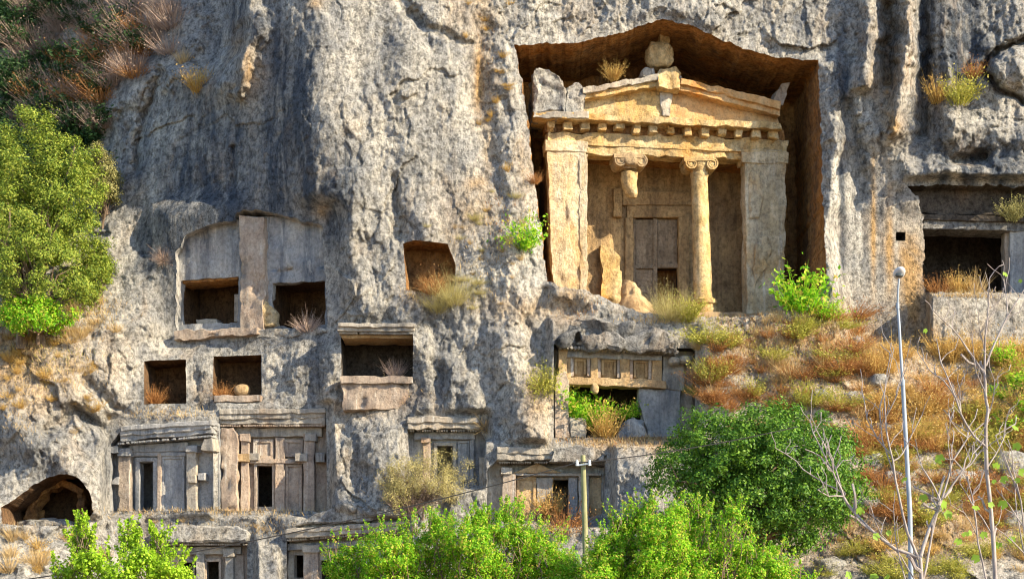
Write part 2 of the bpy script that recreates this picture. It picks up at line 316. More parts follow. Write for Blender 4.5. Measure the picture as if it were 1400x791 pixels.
# openings cut through the cliff skin: name, polygon, frame, depth of the back (in frame), material, irregularity
TREC = [(703, 63), (735, 60), (792, 58), (850, 44), (905, 25), (950, 38), (1012, 64), (1060, 78), (1118, 83), (1122, 170), (1126, 290), (1130, 372),
        (1118, 405), (1060, 428), (1000, 433), (925, 432), (880, 428), (850, 418), (805, 398), (770, 392), (747, 384), (738, 300), (726, 210), (714, 112)]
CAVE = [(2, 692), (22, 680), (45, 663), (68, 651), (90, 647), (108, 653), (122, 670), (128, 697), (118, 712), (104, 718), (40, 718), (3, 716)]
HOLES = [
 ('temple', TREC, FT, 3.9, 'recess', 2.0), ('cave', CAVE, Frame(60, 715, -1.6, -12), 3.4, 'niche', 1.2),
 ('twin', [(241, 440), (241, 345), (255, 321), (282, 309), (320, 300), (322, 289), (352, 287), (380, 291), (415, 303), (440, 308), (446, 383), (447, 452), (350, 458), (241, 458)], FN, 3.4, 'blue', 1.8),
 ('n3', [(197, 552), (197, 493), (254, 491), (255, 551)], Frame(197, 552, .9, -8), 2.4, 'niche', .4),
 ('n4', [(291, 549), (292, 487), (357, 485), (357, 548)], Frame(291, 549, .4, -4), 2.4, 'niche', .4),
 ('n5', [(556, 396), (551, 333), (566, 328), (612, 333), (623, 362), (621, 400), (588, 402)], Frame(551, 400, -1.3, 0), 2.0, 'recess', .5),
 ('n6', [(467, 515), (466, 457), (565, 456), (564, 515)], Frame(467, 515, -.9, 0), 2.6, 'soot_shade', .3),
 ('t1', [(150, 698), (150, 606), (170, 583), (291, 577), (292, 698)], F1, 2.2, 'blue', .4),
 ('t2', [(298, 698), (299, 560), (446, 557), (447, 698)], F2, 2.4, 'soot_shade', .3),
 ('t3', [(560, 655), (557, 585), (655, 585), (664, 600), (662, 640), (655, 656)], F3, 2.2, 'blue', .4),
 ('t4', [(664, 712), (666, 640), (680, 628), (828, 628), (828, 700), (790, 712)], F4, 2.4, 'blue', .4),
 ('t5', [(205, 830), (205, 735), (338, 735), (338, 830)], F5, 2.0, 'soot_shade', .3),
 ('t6', [(392, 830), (392, 730), (552, 730), (552, 830)], F6, 2.0, 'soot_shade', .3),
 ('tc', [(757, 598), (757, 470), (950, 476), (950, 596)], FC, 2.6, 'soot_shade', .3),
 ('tb', [(1264, 400), (1263, 300), (1256, 270), (1240, 254), (1300, 251), (1420, 256), (1420, 400)], FB, 3.6, 'soot_shade', 2.6),
 ('hole', [(1225, 329), (1225, 317), (1238, 317), (1238, 329)], Frame(1225, 329, 1.0, 0), .6, 'soot_shade', .2)]
TERR = []
H = base_depth(GX, GY); AMP = np.ones_like(H)
q3 = np.stack([GX.ravel()/22, GY.ravel()/22, 0*GX.ravel()], 1); WGX = GX+9*fbm(q3, 4, 201, .6).reshape(H.shape); WGY = GY+9*fbm(q3+50, 4, 211, .6).reshape(H.shape)
for pts, wd, hh in RIDGES:
    d = polydist(WGX, WGY, pts); H -= hh*np.exp(-(d/wd)**2)
for pts, fr, dd, fe in FLAT:
    d = polydist(GX, GY, pts+pts[:1]); m = np.where(inpoly(GX, GY, pts), 1.0, 1-sstep(0, fe, d))
    H = H*(1-m)+fr.ydepth(GX, dd)*m; AMP *= 1-.78*m
for nm, pts, fr, dd, mt, ir in HOLES:
    d = polydist(GX, GY, pts+pts[:1]); AMP *= .45+.55*sstep(0, 18, d)
AMP *= 1-.32*sstep(395, 440, GX)*sstep(690, 640, GX)*sstep(330, 260, GY)-.25*sstep(420, 380, GX)*sstep(150, 200, GX)*sstep(300, 250, GY)
dS = (D+H); WX = (GX-700)/F*dS; WZ = CZ+(HY-GY)/F*dS
P3 = np.stack([WX.ravel(), H.ravel(), WZ.ravel()], 1)
stretch = np.array([1, 1, .5]); P3px = GX.ravel()
wallm = sstep(1128, 1150, GX)*sstep(1275, 1255, GX)*sstep(185, 240, GY)*sstep(470, 440, GY)
craggy = 1+.5*sstep(1120, 1200, GX)*sstep(460, 380, GY)-1.2*wallm+.7*sstep(430, 560, GY)*sstep(900, 1050, GX)+.4*sstep(200, 60, GX)
low = (.55*fbm(P3*stretch/4.2, 3, 1)+.16*fbm(P3*np.array([1, 1, .25])/1.5, 3, 21)*(.3+.7*sstep(360, 430, P3px))-.12*fbm(P3*stretch/2.6, 3, 41, .5, True)).reshape(H.shape)
fine_ = 1.0*(.15*fbm(P3*np.array([1, 1, .55])/.8, 5, 61, .68)-.07*fbm(P3*np.array([1, 1, .7])/.5, 4, 71, .65, True)+.16*np.clip(fbm(P3*np.array([1, 1, .6])/.3, 2, 83)-.25, 0, 1)).reshape(H.shape)
def facets(sc, s, st=1.5):
    """broken rock: every Voronoi cell is a tilted flat face, with a crack between neighbours"""
    wv = np.stack([fbm(P3/(sc*.8), 3, s), fbm(P3/(sc*.8)+17, 3, s+3)], 1)*.42
    q = np.stack([P3[:, 0]/sc+.35*P3[:, 1]/sc, P3[:, 2]/(sc*st)], 1)+wv; c = np.floor(q).astype(np.int64); b1 = np.full(len(q), 9.); b2 = np.full(len(q), 9.); hh = np.zeros(len(q))
    for a in (-1, 0, 1):
        for b in (-1, 0, 1):
            X, Y = c[:, 0]+a, c[:, 1]+b; o = X*0
            dx = q[:, 0]-(X+.5+.45*_h(X, Y, o, s)); dy = q[:, 1]-(Y+.5+.45*_h(X, Y, o+1, s)); d = np.hypot(dx, dy); v = .45*_h(X, Y, o+2, s)+1.1*(_h(X, Y, o+3, s)*dx+_h(X, Y, o+4, s)*dy)
            m = d < b1; b2 = np.where(m, b1, np.minimum(b2, d)); hh = np.where(m, v, hh); b1 = np.where(m, d, b1)
    return hh+.14*np.exp(-((b2-b1)/.04)**2)*sstep(-.1, .4, fbm(P3/1.3, 2, s+9))
fcs = (.24*facets(2.7, 301)+.12*facets(1.05, 311)+.06*facets(.42, 321, 1.3)).reshape(H.shape)
fmask = (.55+.6*sstep(-.2, .35, fbm(P3/6.5, 2, 401)))
nz = low+(fine_+fcs*fmask.reshape(H.shape))/np.maximum(craggy, .35)**.5
pit = np.clip(fbm(P3*np.array([1, 1, .7])/.9, 3, 101)-.30, 0, 1).reshape(H.shape)
H += (nz*craggy+pit*.3)*AMP
GRID0 = (GX.copy(), GY.copy(), H.copy())
# snap grid columns and rows to the openings' edges
OWN = np.full((NR-1, NC-1), -1, int)
jit = fbm(np.stack([GX.ravel()/9, GY.ravel()/9, 0*GX.ravel()], 1), 3, 5).reshape(H.shape); jit2 = fbm(np.stack([GX.ravel()/9, GY.ravel()/9, 0*GX.ravel()+9], 1), 3, 6).reshape(H.shape)
SX, SY = GX.copy(), GY.copy()
for k, (nm, pts, fr, dd, mt, ir) in enumerate(HOLES):
    x0 = min(p[0] for p in pts)-8; x1 = max(p[0] for p in pts)+8; y0 = min(p[1] for p in pts)-8; y1 = max(p[1] for p in pts)+8
    ia, ib = np.searchsorted(gy, [y0, y1]); ja, jb = np.searchsorted(gx, [x0, x1]); sl_ = np.s_[ia:ib, ja:jb]
    x, y = GX[sl_], GY[sl_]; best = np.full(x.shape, 1e9); bx, by = x.copy(), y.copy()
    for (ax, ay), (cx, cy) in zip(pts, pts[1:]+pts[:1]):
        t = np.clip(((x-ax)*(cx-ax)+(y-ay)*(cy-ay))/((cx-ax)**2+(cy-ay)**2), 0, 1); qx = ax+t*(cx-ax); qy = ay+t*(cy-ay); d = np.hypot(x-qx, y-qy); m = d < best
        best[m] = d[m]; bx[m] = qx[m]; by[m] = qy[m]
    m = best <= STEP*.74
    SX[sl_] = np.where(m, bx+jit[sl_]*ir*1.6, SX[sl_]); SY[sl_] = np.where(m, by+jit2[sl_]*ir*1.6, SY[sl_])
    cxm = (np.where(m, bx, x)); cym = np.where(m, by, y)
    fx = (cxm[:-1, :-1]+cxm[1:, :-1]+cxm[:-1, 1:]+cxm[1:, 1:])/4; fy = (cym[:-1, :-1]+cym[1:, :-1]+cym[:-1, 1:]+cym[1:, 1:])/4
    ins = inpoly(fx, fy, pts); sub = OWN[ia:ib-1, ja:jb-1]; sub[ins & (sub < 0)] = k
dS = D+H; VX = (SX-700)/F*dS; VZ = CZ+(HY-SY)/F*dS
VG = np.stack([VX, H, VZ], 2)
def surf(px, py):
    j = min(max(np.searchsorted(gx, px), 1), NC-2); i = min(max(np.searchsorted(gy, py), 1), NR-2)
    p = VG[i, j]; a = VG[i, min(j+4, NC-1)]-VG[i, max(j-4, 0)]; b = VG[max(i-4, 0), j]-VG[min(i+4, NR-1), j]
    n = Vector(a).cross(Vector(b)); n.normalize(); return Vector(p), (n if n.y < 0 else -n)
idx = np.arange(NR*NC).reshape(NR, NC)
quads = np.stack([idx[1:, :-1], idx[1:, 1:], idx[:-1, 1:], idx[:-1, :-1]], 2)
keep = OWN < 0
used = np.zeros(NR*NC, bool); fk = quads[keep]; used[fk.ravel()] = True; rem = np.cumsum(used)-1
me = mesh_np('cliff', VG.reshape(-1, 3)[used], rem[fk], smooth=True)
# stains with shapes of their own: R dark lichen and shade painted on the left cliff, G rust/ochre, B pale lime streaks
STAIN_SHADE = np.zeros((NR, NC, 3))
def stain_shade(ch, px, py, rx_, ry_, k=1.0):
    q = ((GX-px)/rx_)**2+((GY-py)/ry_)**2; STAIN_SHADE[:, :, ch] += k*np.exp(-q*1.2)
for a in [(300, 250, 120, 140, 1.0), (250, 380, 90, 80, .7), (395, 160, 40, 150, .9), (320, 30, 70, 60, .5), (500, 60, 60, 60, .12), (1160, 60, 50, 60, .55), (1330, 60, 60, 80, .9), (1350, 215, 70, 40, .95),  # leading blobs paint the left cliff's shade deeper
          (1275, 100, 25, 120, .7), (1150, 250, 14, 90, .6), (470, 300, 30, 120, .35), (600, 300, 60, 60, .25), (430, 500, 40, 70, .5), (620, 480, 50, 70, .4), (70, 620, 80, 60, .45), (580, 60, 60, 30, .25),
          (230, 560, 60, 40, .5), (840, 445, 60, 20, .7), (370, 740, 30, 50, .6), (480, 650, 50, 50, .3), (690, 560, 40, 50, .4), (560, 540, 40, 50, .3), (1200, 300, 30, 80, .35), (1152, 300, 5, 110, .8), (1183, 330, 4, 90, .7), (1205, 300, 5, 120, .8), (1232, 260, 5, 60, .7), (1290, 235, 8, 22, .9), (1325, 240, 9, 25, 1), (1370, 235, 14, 30, 1), (435, 130, 20, 150, .75), (1100, 30, 60, 30, .5), (960, 20, 60, 18, .35), (600, 220, 24, 24, .5), (470, 240, 40, 80, .35), (525, 430, 50, 30, .35), (1215, 60, 8, 40, .8), (1260, 40, 6, 70, .8), (1310, 40, 30, 60, .6), (1150, 120, 18, 40, .7), (270, 720, 120, 30, .5)]: stain_shade(0, *a)
for a in [(660, 80, 16, 70, .5), (640, 300, 40, 50, .35), (720, 240, 22, 60, .4), (780, 420, 30, 30, .6), (500, 545, 45, 22, .9), (1100, 470, 110, 60, .8), (1210, 90, 18, 80, .5), (1240, 330, 30, 80, .45), (330, 70, 20, 60, .3),
          (880, 600, 90, 20, .8), (740, 540, 30, 60, .5), (1250, 540, 160, 70, .7), (60, 500, 90, 60, .45), (1250, 720, 200, 60, .9), (1240, 440, 60, 40, .5), (650, 20, 30, 40, .3), (580, 400, 30, 20, .5), (20, 480, 60, 50, .5), (1290, 125, 30, 20, .6), (1194, 320, 4, 100, .9), (1216, 340, 6, 90, .8), (1245, 360, 16, 70, .6), (1205, 120, 16, 30, .9), (1222, 170, 16, 20, .8), (1240, 60, 8, 60, .4), (690, 320, 26, 40, .5), (655, 110, 7, 40, .9), (670, 200, 10, 30, .4), (650, 250, 16, 10, .5), (430, 5, 12, 8, .9), (340, 100, 8, 20, .9), (440, 290, 10, 14, .8), (700, 420, 50, 20, .4), (1255, 380, 14, 30, .7)]: stain_shade(1, *a)
for a in [(1143, 320, 5, 120, .9), (1174, 280, 5, 90, .9), (1226, 300, 4, 80, .8), (1308, 240, 6, 22, 1), (1345, 240, 6, 24, .9), (1120, 90, 8, 50, .7), (1140, 60, 5, 60, .8), (765, 20, 7, 50, .9), (1140, 200, 10, 120, .6), (1165, 330, 16, 110, .7), (1285, 20, 10, 90, .8), (210, 300, 4, 70, .9), (430, 330, 7, 60, .6), (560, 30, 8, 60, .5), (700, 380, 60, 50, .5), (1245, 70, 10, 80, .7), (735, 340, 30, 60, .5), (520, 180, 130, 110, .18), (700, 180, 40, 160, .3), (1180, 130, 30, 60, .4), (80, 640, 40, 30, .3)]: stain_shade(2, *a)
ca = me.color_attributes.new('stain_shade', 'FLOAT_COLOR', 'POINT')
cc = np.concatenate([np.clip(STAIN_SHADE*np.array([.85, 1, 1]), 0, 1), np.ones((NR, NC, 1))], 2).reshape(-1, 4)[used]
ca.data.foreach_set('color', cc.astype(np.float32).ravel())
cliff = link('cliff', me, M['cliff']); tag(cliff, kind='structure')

SHELL = {}
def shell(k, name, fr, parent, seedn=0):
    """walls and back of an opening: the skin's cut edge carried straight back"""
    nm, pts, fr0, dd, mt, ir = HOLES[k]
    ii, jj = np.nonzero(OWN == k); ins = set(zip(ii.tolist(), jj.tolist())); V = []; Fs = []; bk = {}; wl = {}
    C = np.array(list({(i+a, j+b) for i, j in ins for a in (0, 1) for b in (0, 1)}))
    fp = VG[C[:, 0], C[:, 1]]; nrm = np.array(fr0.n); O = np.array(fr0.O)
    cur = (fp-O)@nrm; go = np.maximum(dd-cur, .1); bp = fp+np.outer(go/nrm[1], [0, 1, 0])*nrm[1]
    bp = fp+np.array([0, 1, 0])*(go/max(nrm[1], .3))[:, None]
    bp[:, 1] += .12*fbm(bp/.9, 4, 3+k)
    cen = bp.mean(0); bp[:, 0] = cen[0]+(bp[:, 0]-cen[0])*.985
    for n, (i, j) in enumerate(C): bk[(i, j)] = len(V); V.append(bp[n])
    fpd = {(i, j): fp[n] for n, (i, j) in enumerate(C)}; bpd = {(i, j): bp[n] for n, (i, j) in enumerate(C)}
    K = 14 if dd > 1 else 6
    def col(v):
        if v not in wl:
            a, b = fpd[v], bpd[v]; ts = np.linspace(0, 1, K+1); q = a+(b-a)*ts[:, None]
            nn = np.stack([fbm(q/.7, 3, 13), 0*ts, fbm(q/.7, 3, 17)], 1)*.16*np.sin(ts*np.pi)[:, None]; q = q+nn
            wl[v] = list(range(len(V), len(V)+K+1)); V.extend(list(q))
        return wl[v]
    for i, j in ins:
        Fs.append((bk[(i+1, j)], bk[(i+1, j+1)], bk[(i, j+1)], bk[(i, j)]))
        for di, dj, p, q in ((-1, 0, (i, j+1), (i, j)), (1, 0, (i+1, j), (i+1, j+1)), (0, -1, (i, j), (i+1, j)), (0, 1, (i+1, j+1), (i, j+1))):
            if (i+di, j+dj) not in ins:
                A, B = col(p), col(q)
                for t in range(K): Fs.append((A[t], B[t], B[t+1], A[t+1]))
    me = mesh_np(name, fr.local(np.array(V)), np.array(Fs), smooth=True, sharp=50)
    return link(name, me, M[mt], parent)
HK = {h[0]: k for k, h in enumerate(HOLES)}
# ------------------------------------------------------------------ tomb parts
def beams(fr, name, xa, ya, xb, yb, n, d, r, dep, mat, parent=None):
    """row of small round rafter ends under a stone roof"""
    bm = bmesh.new(); (u0, z0), (u1, z1) = fr.uv(xa, ya, d), fr.uv(xb, yb, d)
    for k in range(n):
        t = (k+.5)/n; u = u0+(u1-u0)*t; z = z0+(z1-z0)*t; s = r*rnd.uniform(.85, 1.08)
        if rnd.random() < .05: continue
        m = Matrix.Translation((u, d+dep/2, z)) @ Matrix.Rotation(R(90), 4, 'X')
        bmesh.ops.create_cone(bm, cap_ends=True, segments=8, radius1=s, radius2=s*.95, depth=dep*rnd.uniform(.9, 1.1), matrix=m)
    me = bm_mesh(name, bm); o = link(name, me, mat, parent or fr.e); o['kind'] = 'stuff'; return o
def cornice(fr, xl, xr, ytl, ytr, ybl, ybr, d0, d1, mat, n=3, step=.09, rough=.035):
    
    """roof edge of n fasciae, each upper one a little farther out"""
    for k in range(n):
        a0, a1 = max(0, k-.45)/n, (k+1)/n
        yl0, yl1 = ytl+(ybl-ytl)*a0, ytl+(ybl-ytl)*a1; yr0, yr1 = ytr+(ybr-ytr)*a0, ytr+(ybr-ytr)*a1
        fr.prism('roof_fascia', [(xl, yl1), (xr, yr1), (xr, yr0), (xl, yl0)], d0+step*k, d1, mat, rough=rough, bev=.03)
def panel(fr, name, x0, y0, x1, y1, d, mat, fw=3.0, dep=.12, parent=None):
    """sunk stone panel: four frame strips around a set back plate"""
    p = fr.box(name, x0+fw*.8, y0+fw*.8, x1-fw*.8, y1-fw*.8, d+dep*.6, d+dep*1.8, mat, parent, rough=.012)
    for nm, a in (('frame_rail', (x0, y0, x1, y0+fw)), ('frame_rail', (x0, y1-fw, x1, y1)), ('frame_stile', (x0, y0+fw, x0+fw, y1-fw)), ('frame_stile', (x1-fw, y0+fw, x1, y1-fw))):
        q = fr.box(nm, *a, d, d+dep*1.8, mat, None, rough=.008, bev=.012)
        q.parent = p
    return p
def frame(fr, x0, y0, x1, y1, wd, d, mat, dep=.12, bottom=False):
    """door frame round an opening, one part with its jambs and head as pieces"""
    h = fr.box('door_head', x0-wd, y0-wd, x1+wd, y0, d, d+dep, mat, rough=.01, bev=.012)
    for a in ((x0-wd, y0, x0, y1), (x1, y0, x1+wd, y1)): fr.box('door_jamb', *a, d, d+dep, mat, rough=.01, bev=.012)
    if bottom: fr.box('door_sill', x0-wd, y1, x1+wd, y1+wd, d, d+dep, mat, rough=.01)
def lining(fr, x0, y0, x1, y1, d0, d1, mat):
    """rough-hewn box added behind an opening, its dark colour standing in for shade"""
    (u0, z0), (u1, z1) = fr.uv(x0, y1, d0), fr.uv(x1, y0, d0); bm = bmesh.new(); a, c = .06, .04
    v = [bm.verts.new(q) for q in ((u0-a, d0, z0-c), (u1+a, d0, z0-c), (u1+a, d0, z1+a), (u0-a, d0, z1+a), (u0-a, d1, z0-c), (u1+a, d1, z0-c), (u1+a, d1, z1+a), (u0-a, d1, z1+a))]
    for q in ((4, 5, 6, 7), (0, 1, 5, 4), (1, 2, 6, 5), (2, 3, 7, 6), (3, 0, 4, 7)): bm.faces.new([v[i] for i in q])
    bmesh.ops.subdivide_edges(bm, edges=bm.edges[:], cuts=9, use_grid_fill=True); me = bm_mesh('chamber_shade_lining', bm); displace(me, tuple(fr.O), .05, .6); return link('chamber_shade_lining', me, mat, fr.e)
mG, mB, mP, mO, mT = M['dressed'], M['blue'], M['pink'], M['ochre'], M['temple']

# --- temple tomb
FT.empty('temple_tomb', 'big rock-cut temple tomb with pediment and two columns in a deep recess', 'tomb')
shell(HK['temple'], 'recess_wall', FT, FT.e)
fr = FT
fr.prism('anta', [(757, 440), (802, 440), (801, 193), (748, 192)], 0, 1.0, M['anta'], rough=0.081, res=.105, wl=.6)
fr.prism('anta', [(1022, 440), (1071, 440), (1076, 205), (1019, 204)], 0, 1.0, M['anta'], rough=0.071, res=.105, wl=.6)
fr.prism('anta_capital', [(746, 206), (804, 208), (804, 193), (745, 191)], -.06, 1.02, M['anta'], rough=0.030, res=.105)
fr.prism('anta_capital', [(1015, 222), (1078, 224), (1079, 208), (1014, 207)], -.06, 1.02, M['anta'], rough=0.041, res=.105)
fr.prism('anta_fluting', [(793, 440), (803, 440), (803, 210), (792, 210)], -.05, .3, M['anta'], rough=0.050, res=.105)
u, _ = fr.uv(752, 300, 0); u2, _ = fr.uv(800, 300, 0); zb = fr.uv(800, 445, 0)[1]; zt = fr.uv(800, 192, 0)[1]
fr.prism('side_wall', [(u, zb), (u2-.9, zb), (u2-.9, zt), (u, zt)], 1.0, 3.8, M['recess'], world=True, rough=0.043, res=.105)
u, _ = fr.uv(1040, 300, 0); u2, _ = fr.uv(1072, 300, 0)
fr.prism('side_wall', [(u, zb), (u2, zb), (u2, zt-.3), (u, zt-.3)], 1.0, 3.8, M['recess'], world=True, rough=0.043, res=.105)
fr.prism('architrave', [(748, 193.5), (748, 179), (1078, 191), (1076, 207), (1014, 217), (803, 211)], .02, .95, mT, rough=0.109, res=.105)
fr.prism('architrave_fillet', [(750, 196), (750, 193), (1076, 207), (1075, 210)], -.04, .3, mT, rough=0.029, res=.105, bev=.01)
fr.prism('dentil_band', [(745, 180), (745, 162), (1072, 177), (1074, 192)], .12, .95, M['recess'], rough=0.029, res=.105)
for k in range(14):
    t = k/13; x = 754+t*304; y = 163.5+t*13.5; wd = 6.2*rnd.uniform(.85, 1.05); hh = 14*rnd.uniform(.8, 1.05)
    if k in (4, 10): hh *= .75
    fr.prism('dentil', [(x-wd, y+hh), (x+wd, y+hh+.5), (x+wd, y+.5), (x-wd, y)], -.34*rnd.uniform(.8, 1.05), .2, mT, rough=0.065, res=.105, bev=.03)
fr.prism('cornice', [(730, 161), (729, 153), (800, 155), (1068, 168), (1070, 176)], -.62, 1.0, mT, rough=0.072, res=.105)
fr.prism('tympanum', [(742, 158), (912, 166), (914, 112), (800, 137), (742, 142)], .05, 3.6, mT, rough=0.072, res=.105, wl=.7)
fr.prism('tympanum', [(911, 166), (1066, 173), (1062, 158), (916, 112), (913, 113)], .09, 3.6, M['orange'], rough=0.058, res=.105, wl=.7)
fr.prism('raking_cornice', [(799, 136), (902, 117), (902, 109), (799, 128)], -.42, 3.5, mT, rough=0.051, res=.105)
fr.prism('raking_cornice', [(797, 128), (902, 109), (902, 100.5), (797, 120)], -.58, 3.5, mG, rough=0.058, res=.105)
fr.prism('raking_cornice', [(929, 123), (1066, 158), (1067, 149), (929, 114)], -.42, 3.5, M['orange'], rough=0.043, res=.105)
fr.prism('raking_cornice', [(930, 114), (1067, 149), (1068, 138), (931, 106)], -.58, 3.5, M['orange'], rough=0.051, res=.105)
fr.prism('apex_block', [(902, 119), (915, 121), (930, 122), (932, 96), (922, 92), (905, 93), (900, 101)], -.66, 1.2, mT, rough=0.131, res=.105)
fr.prism('eroded_seam', [(903, 158), (916, 158), (921, 121), (903, 120)], -.1, .3, mG, rough=0.131, res=.105, bev=.04)
# broken left corner, acroteria
fr.prism('broken_corner', [(731, 156), (772, 157), (774, 128), (768, 104), (752, 97), (742, 91), (730, 96)], -.55, 1.6, M['cliff'], rough=.24, bev=.12, wl=.7, res=.1)
fr.prism('broken_corner', [(772, 157), (801, 158), (800, 128), (792, 113), (778, 115), (773, 124)], -.45, 1.3, M['cliff'], rough=.2, bev=.1, wl=.6, res=.1)
fr.prism('cornice_stub', [(729, 160), (806, 163), (806, 153), (729, 150)], -.7, .6, mG, rough=.06)
fr.lump('acroterion', 902, 77, 18, 17, .25, .6, mT, rough=.34, wl=.45)
fr.prism('acroterion_volute', [(876, 106), (900, 102), (897, 92), (884, 92), (877, 98)], -.45, .4, mG, rough=.1, res=.09, bev=.08); fr.prism('acroterion_volute', [(915, 102), (934, 108), (933, 97), (926, 93), (916, 94)], -.45, .4, mG, rough=.1, res=.09, bev=.08)
fr.prism('acroterion_stem', [(899, 68), (915, 68), (917, 44), (913, 30), (904, 30), (903, 46)], .1, .7, mT, rough=.08, res=.1)
fr.prism('corner_acroterion', [(1056, 140), (1070, 144), (1077, 128), (1081, 112), (1071, 114), (1063, 124)], -.3, .6, mP, rough=.05)
# porch
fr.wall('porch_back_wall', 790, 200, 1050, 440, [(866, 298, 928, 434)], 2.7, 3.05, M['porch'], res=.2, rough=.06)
zc = fr.uv(900, 209, .5)[1]; ul = fr.uv(790, 300, .5)[0]; ur = fr.uv(1040, 300, .5)[0]
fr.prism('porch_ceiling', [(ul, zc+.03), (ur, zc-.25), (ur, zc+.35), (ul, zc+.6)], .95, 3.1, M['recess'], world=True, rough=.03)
zf = fr.uv(950, 429, 0)[1]
fr.prism('porch_floor', [(fr.uv(752, 430, 0)[0], zf-.9), (fr.uv(1075, 430, 0)[0], zf-.9), (fr.uv(1075, 430, 0)[0], zf), (fr.uv(752, 430, 0)[0], zf)], -.55, 3.2, mO, world=True, rough=.05)
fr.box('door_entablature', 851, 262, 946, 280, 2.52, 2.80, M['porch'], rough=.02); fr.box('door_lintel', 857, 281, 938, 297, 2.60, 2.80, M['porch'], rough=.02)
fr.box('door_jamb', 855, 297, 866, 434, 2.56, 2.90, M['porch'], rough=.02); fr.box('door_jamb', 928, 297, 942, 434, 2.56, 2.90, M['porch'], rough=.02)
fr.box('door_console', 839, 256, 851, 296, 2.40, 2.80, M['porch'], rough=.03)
for nm, a in (('door_panel', (869, 300, 893, 364)), ('door_panel', (899, 300, 926, 362)), ('door_panel', (869, 368, 893, 432))): fr.box(nm, *a, 2.86, 3.00, M['door'], rough=.015)
fr.box('door_stile', 893, 298, 899, 434, 2.78, 3.02, M['door'], rough=.012); fr.box('door_rail', 866, 362, 899, 367, 2.80, 3.02, M['door'], rough=.012); fr.box('door_rail', 899, 360, 928, 366, 2.80, 3.02, M['door'], rough=.012)
fr.box('door_stile', 866, 298, 869, 434, 2.81, 3.02, M['door'], rough=.01)
for q in range(3): fr.lump('door_stud', 876+q*6, 366, 1.4, 1.4, 2.76, .05, M['door'], rough=.1, sub=2)
lining(fr, 899, 366, 928, 434, 3.06, 4.8, M['soot_shade'])  # added so the door hole stays dark, shade put into its colour
fr.prism('anta_break', [(1024, 300), (1040, 296), (1046, 262), (1038, 236), (1026, 232)], -.1, .3, M['anta'], rough=0.091, res=.1, bev=.08)
fr.prism('anta_break', [(1030, 398), (1040, 372), (1058, 352), (1056, 330), (1042, 314), (1034, 330), (1030, 360)], -.12, .3, M['anta'], rough=0.091, res=.1, bev=.08)
# columns
def lathe(fr, name, prof, mat, parent=None, seg=28, rough=.02, sq=1.0):
    """prof: list of (px, py, radius px) at depth dc"""
    V = []; Fs = []
    for a, (u, z, r, d) in enumerate(prof):
        for k in range(seg):
            t = 2*math.pi*k/seg; V.append((u+r*math.cos(t), d+r*math.sin(t), z))
    n = len(prof)
    for a in range(n-1):
        for k in range(seg): Fs.append((a*seg+k, a*seg+(k+1) % seg, (a+1)*seg+(k+1) % seg, (a+1)*seg+k))
    bm = bmesh.new(); vs = [bm.verts.new(v) for v in V]
    for f in Fs: bm.faces.new([vs[i] for i in f])
    bm.faces.new(vs[:seg][::-1]); bm.faces.new(vs[-seg:])
    me = bm_mesh(name, bm, True, 40); displace(me, tuple(fr.O), rough, .45, seed=rnd.randrange(99))
    return link(name, me, mat, parent or fr.e)
def colprof(fr, pts, d, n=6):
    out = []; k = fr.uv(901, 300, d)[0]-fr.uv(900, 300, d)[0]
    for (xa, ya, ra), (xb, yb, rb) in zip(pts, pts[1:]):
        for i in range(n):
            t = i/n; u, z = fr.uv(xa+(xb-xa)*t, ya+(yb-ya)*t, d); out.append((u, z, (ra+(rb-ra)*t)*k, d))
    u, z = fr.uv(pts[-1][0], pts[-1][1], d); out.append((u, z, pts[-1][2]*k, d)); return out
def capital(fr, cx, cy, d, k, mat, broken=False):
    """Ionic capital: abacus, echinus and a pair of volute rolls"""
    c = fr.box('capital_abacus', cx-21, cy-14, cx+21, cy-8, d-.62, d+.62, mat, rough=.03)
    lathe(fr, 'capital_echinus', colprof(fr, [(cx, cy+9, 12), (cx, cy+2, 15), (cx, cy-8, 16)], d, 3), mat, c)
    u, z = fr.uv(cx, cy, d); pxm = fr.uv(901, 300, d)[0]-fr.uv(900, 300, d)[0]
    for s in (-1, 1):
        bm = bmesh.new(); n = 26; rr = 9.0*pxm; U = u+s*14*pxm; Z = z-.0
        # rolled scroll: spiral band swept along depth
        pr = []
        for q in range(n*2+1):
            t = q/(n*2)*4*math.pi; r = rr*(1-.62*q/(n*2)); pr.append((U+s*r*math.sin(t), Z+r*math.cos(t)))
        f0 = -.6; f1 = .6
        m = Matrix.Translation((U, d, Z)) @ Matrix.Rotation(R(90), 4, 'X'); bmesh.ops.create_cone(bm, cap_ends=True, segments=24, radius1=rr*.86, radius2=rr*.86, depth=1.1, matrix=m)
        va = [bm.verts.new((x, d+f0, y)) for x, y in pr]; vb = [bm.verts.new((x, d+f1, y)) for x, y in pr]
        wi = rr*.2
        vc = [bm.verts.new((U+(x-U)*.8, d+f0, Z+(y-Z)*.8)) for x, y in pr]; vd_ = [bm.verts.new((U+(x-U)*.8, d+f0+.08, Z+(y-Z)*.8)) for x, y in pr]
        for q in range(len(pr)-1):
            bm.faces.new((va[q], va[q+1], vb[q+1], vb[q])); bm.faces.new((va[q], vc[q], vc[q+1], va[q+1])); bm.faces.new((vc[q], vd_[q], vd_[q+1], vc[q+1]))
        me = bm_mesh('capital_volute', bm, True, 40); displace(me, tuple(fr.O), .02, .4)
        link('capital_volute', me, mat, c)
    return c
capital(fr, 956, 228, .5, 1, mT)
lathe(fr, 'column_shaft', colprof(fr, [(962, 410, 13.2), (961, 396, 12.4), (959, 330, 12), (957, 270, 11.4), (956, 244, 11.2), (956, 240, 12.4), (956, 236, 12)], .5), mT, rough=.03)
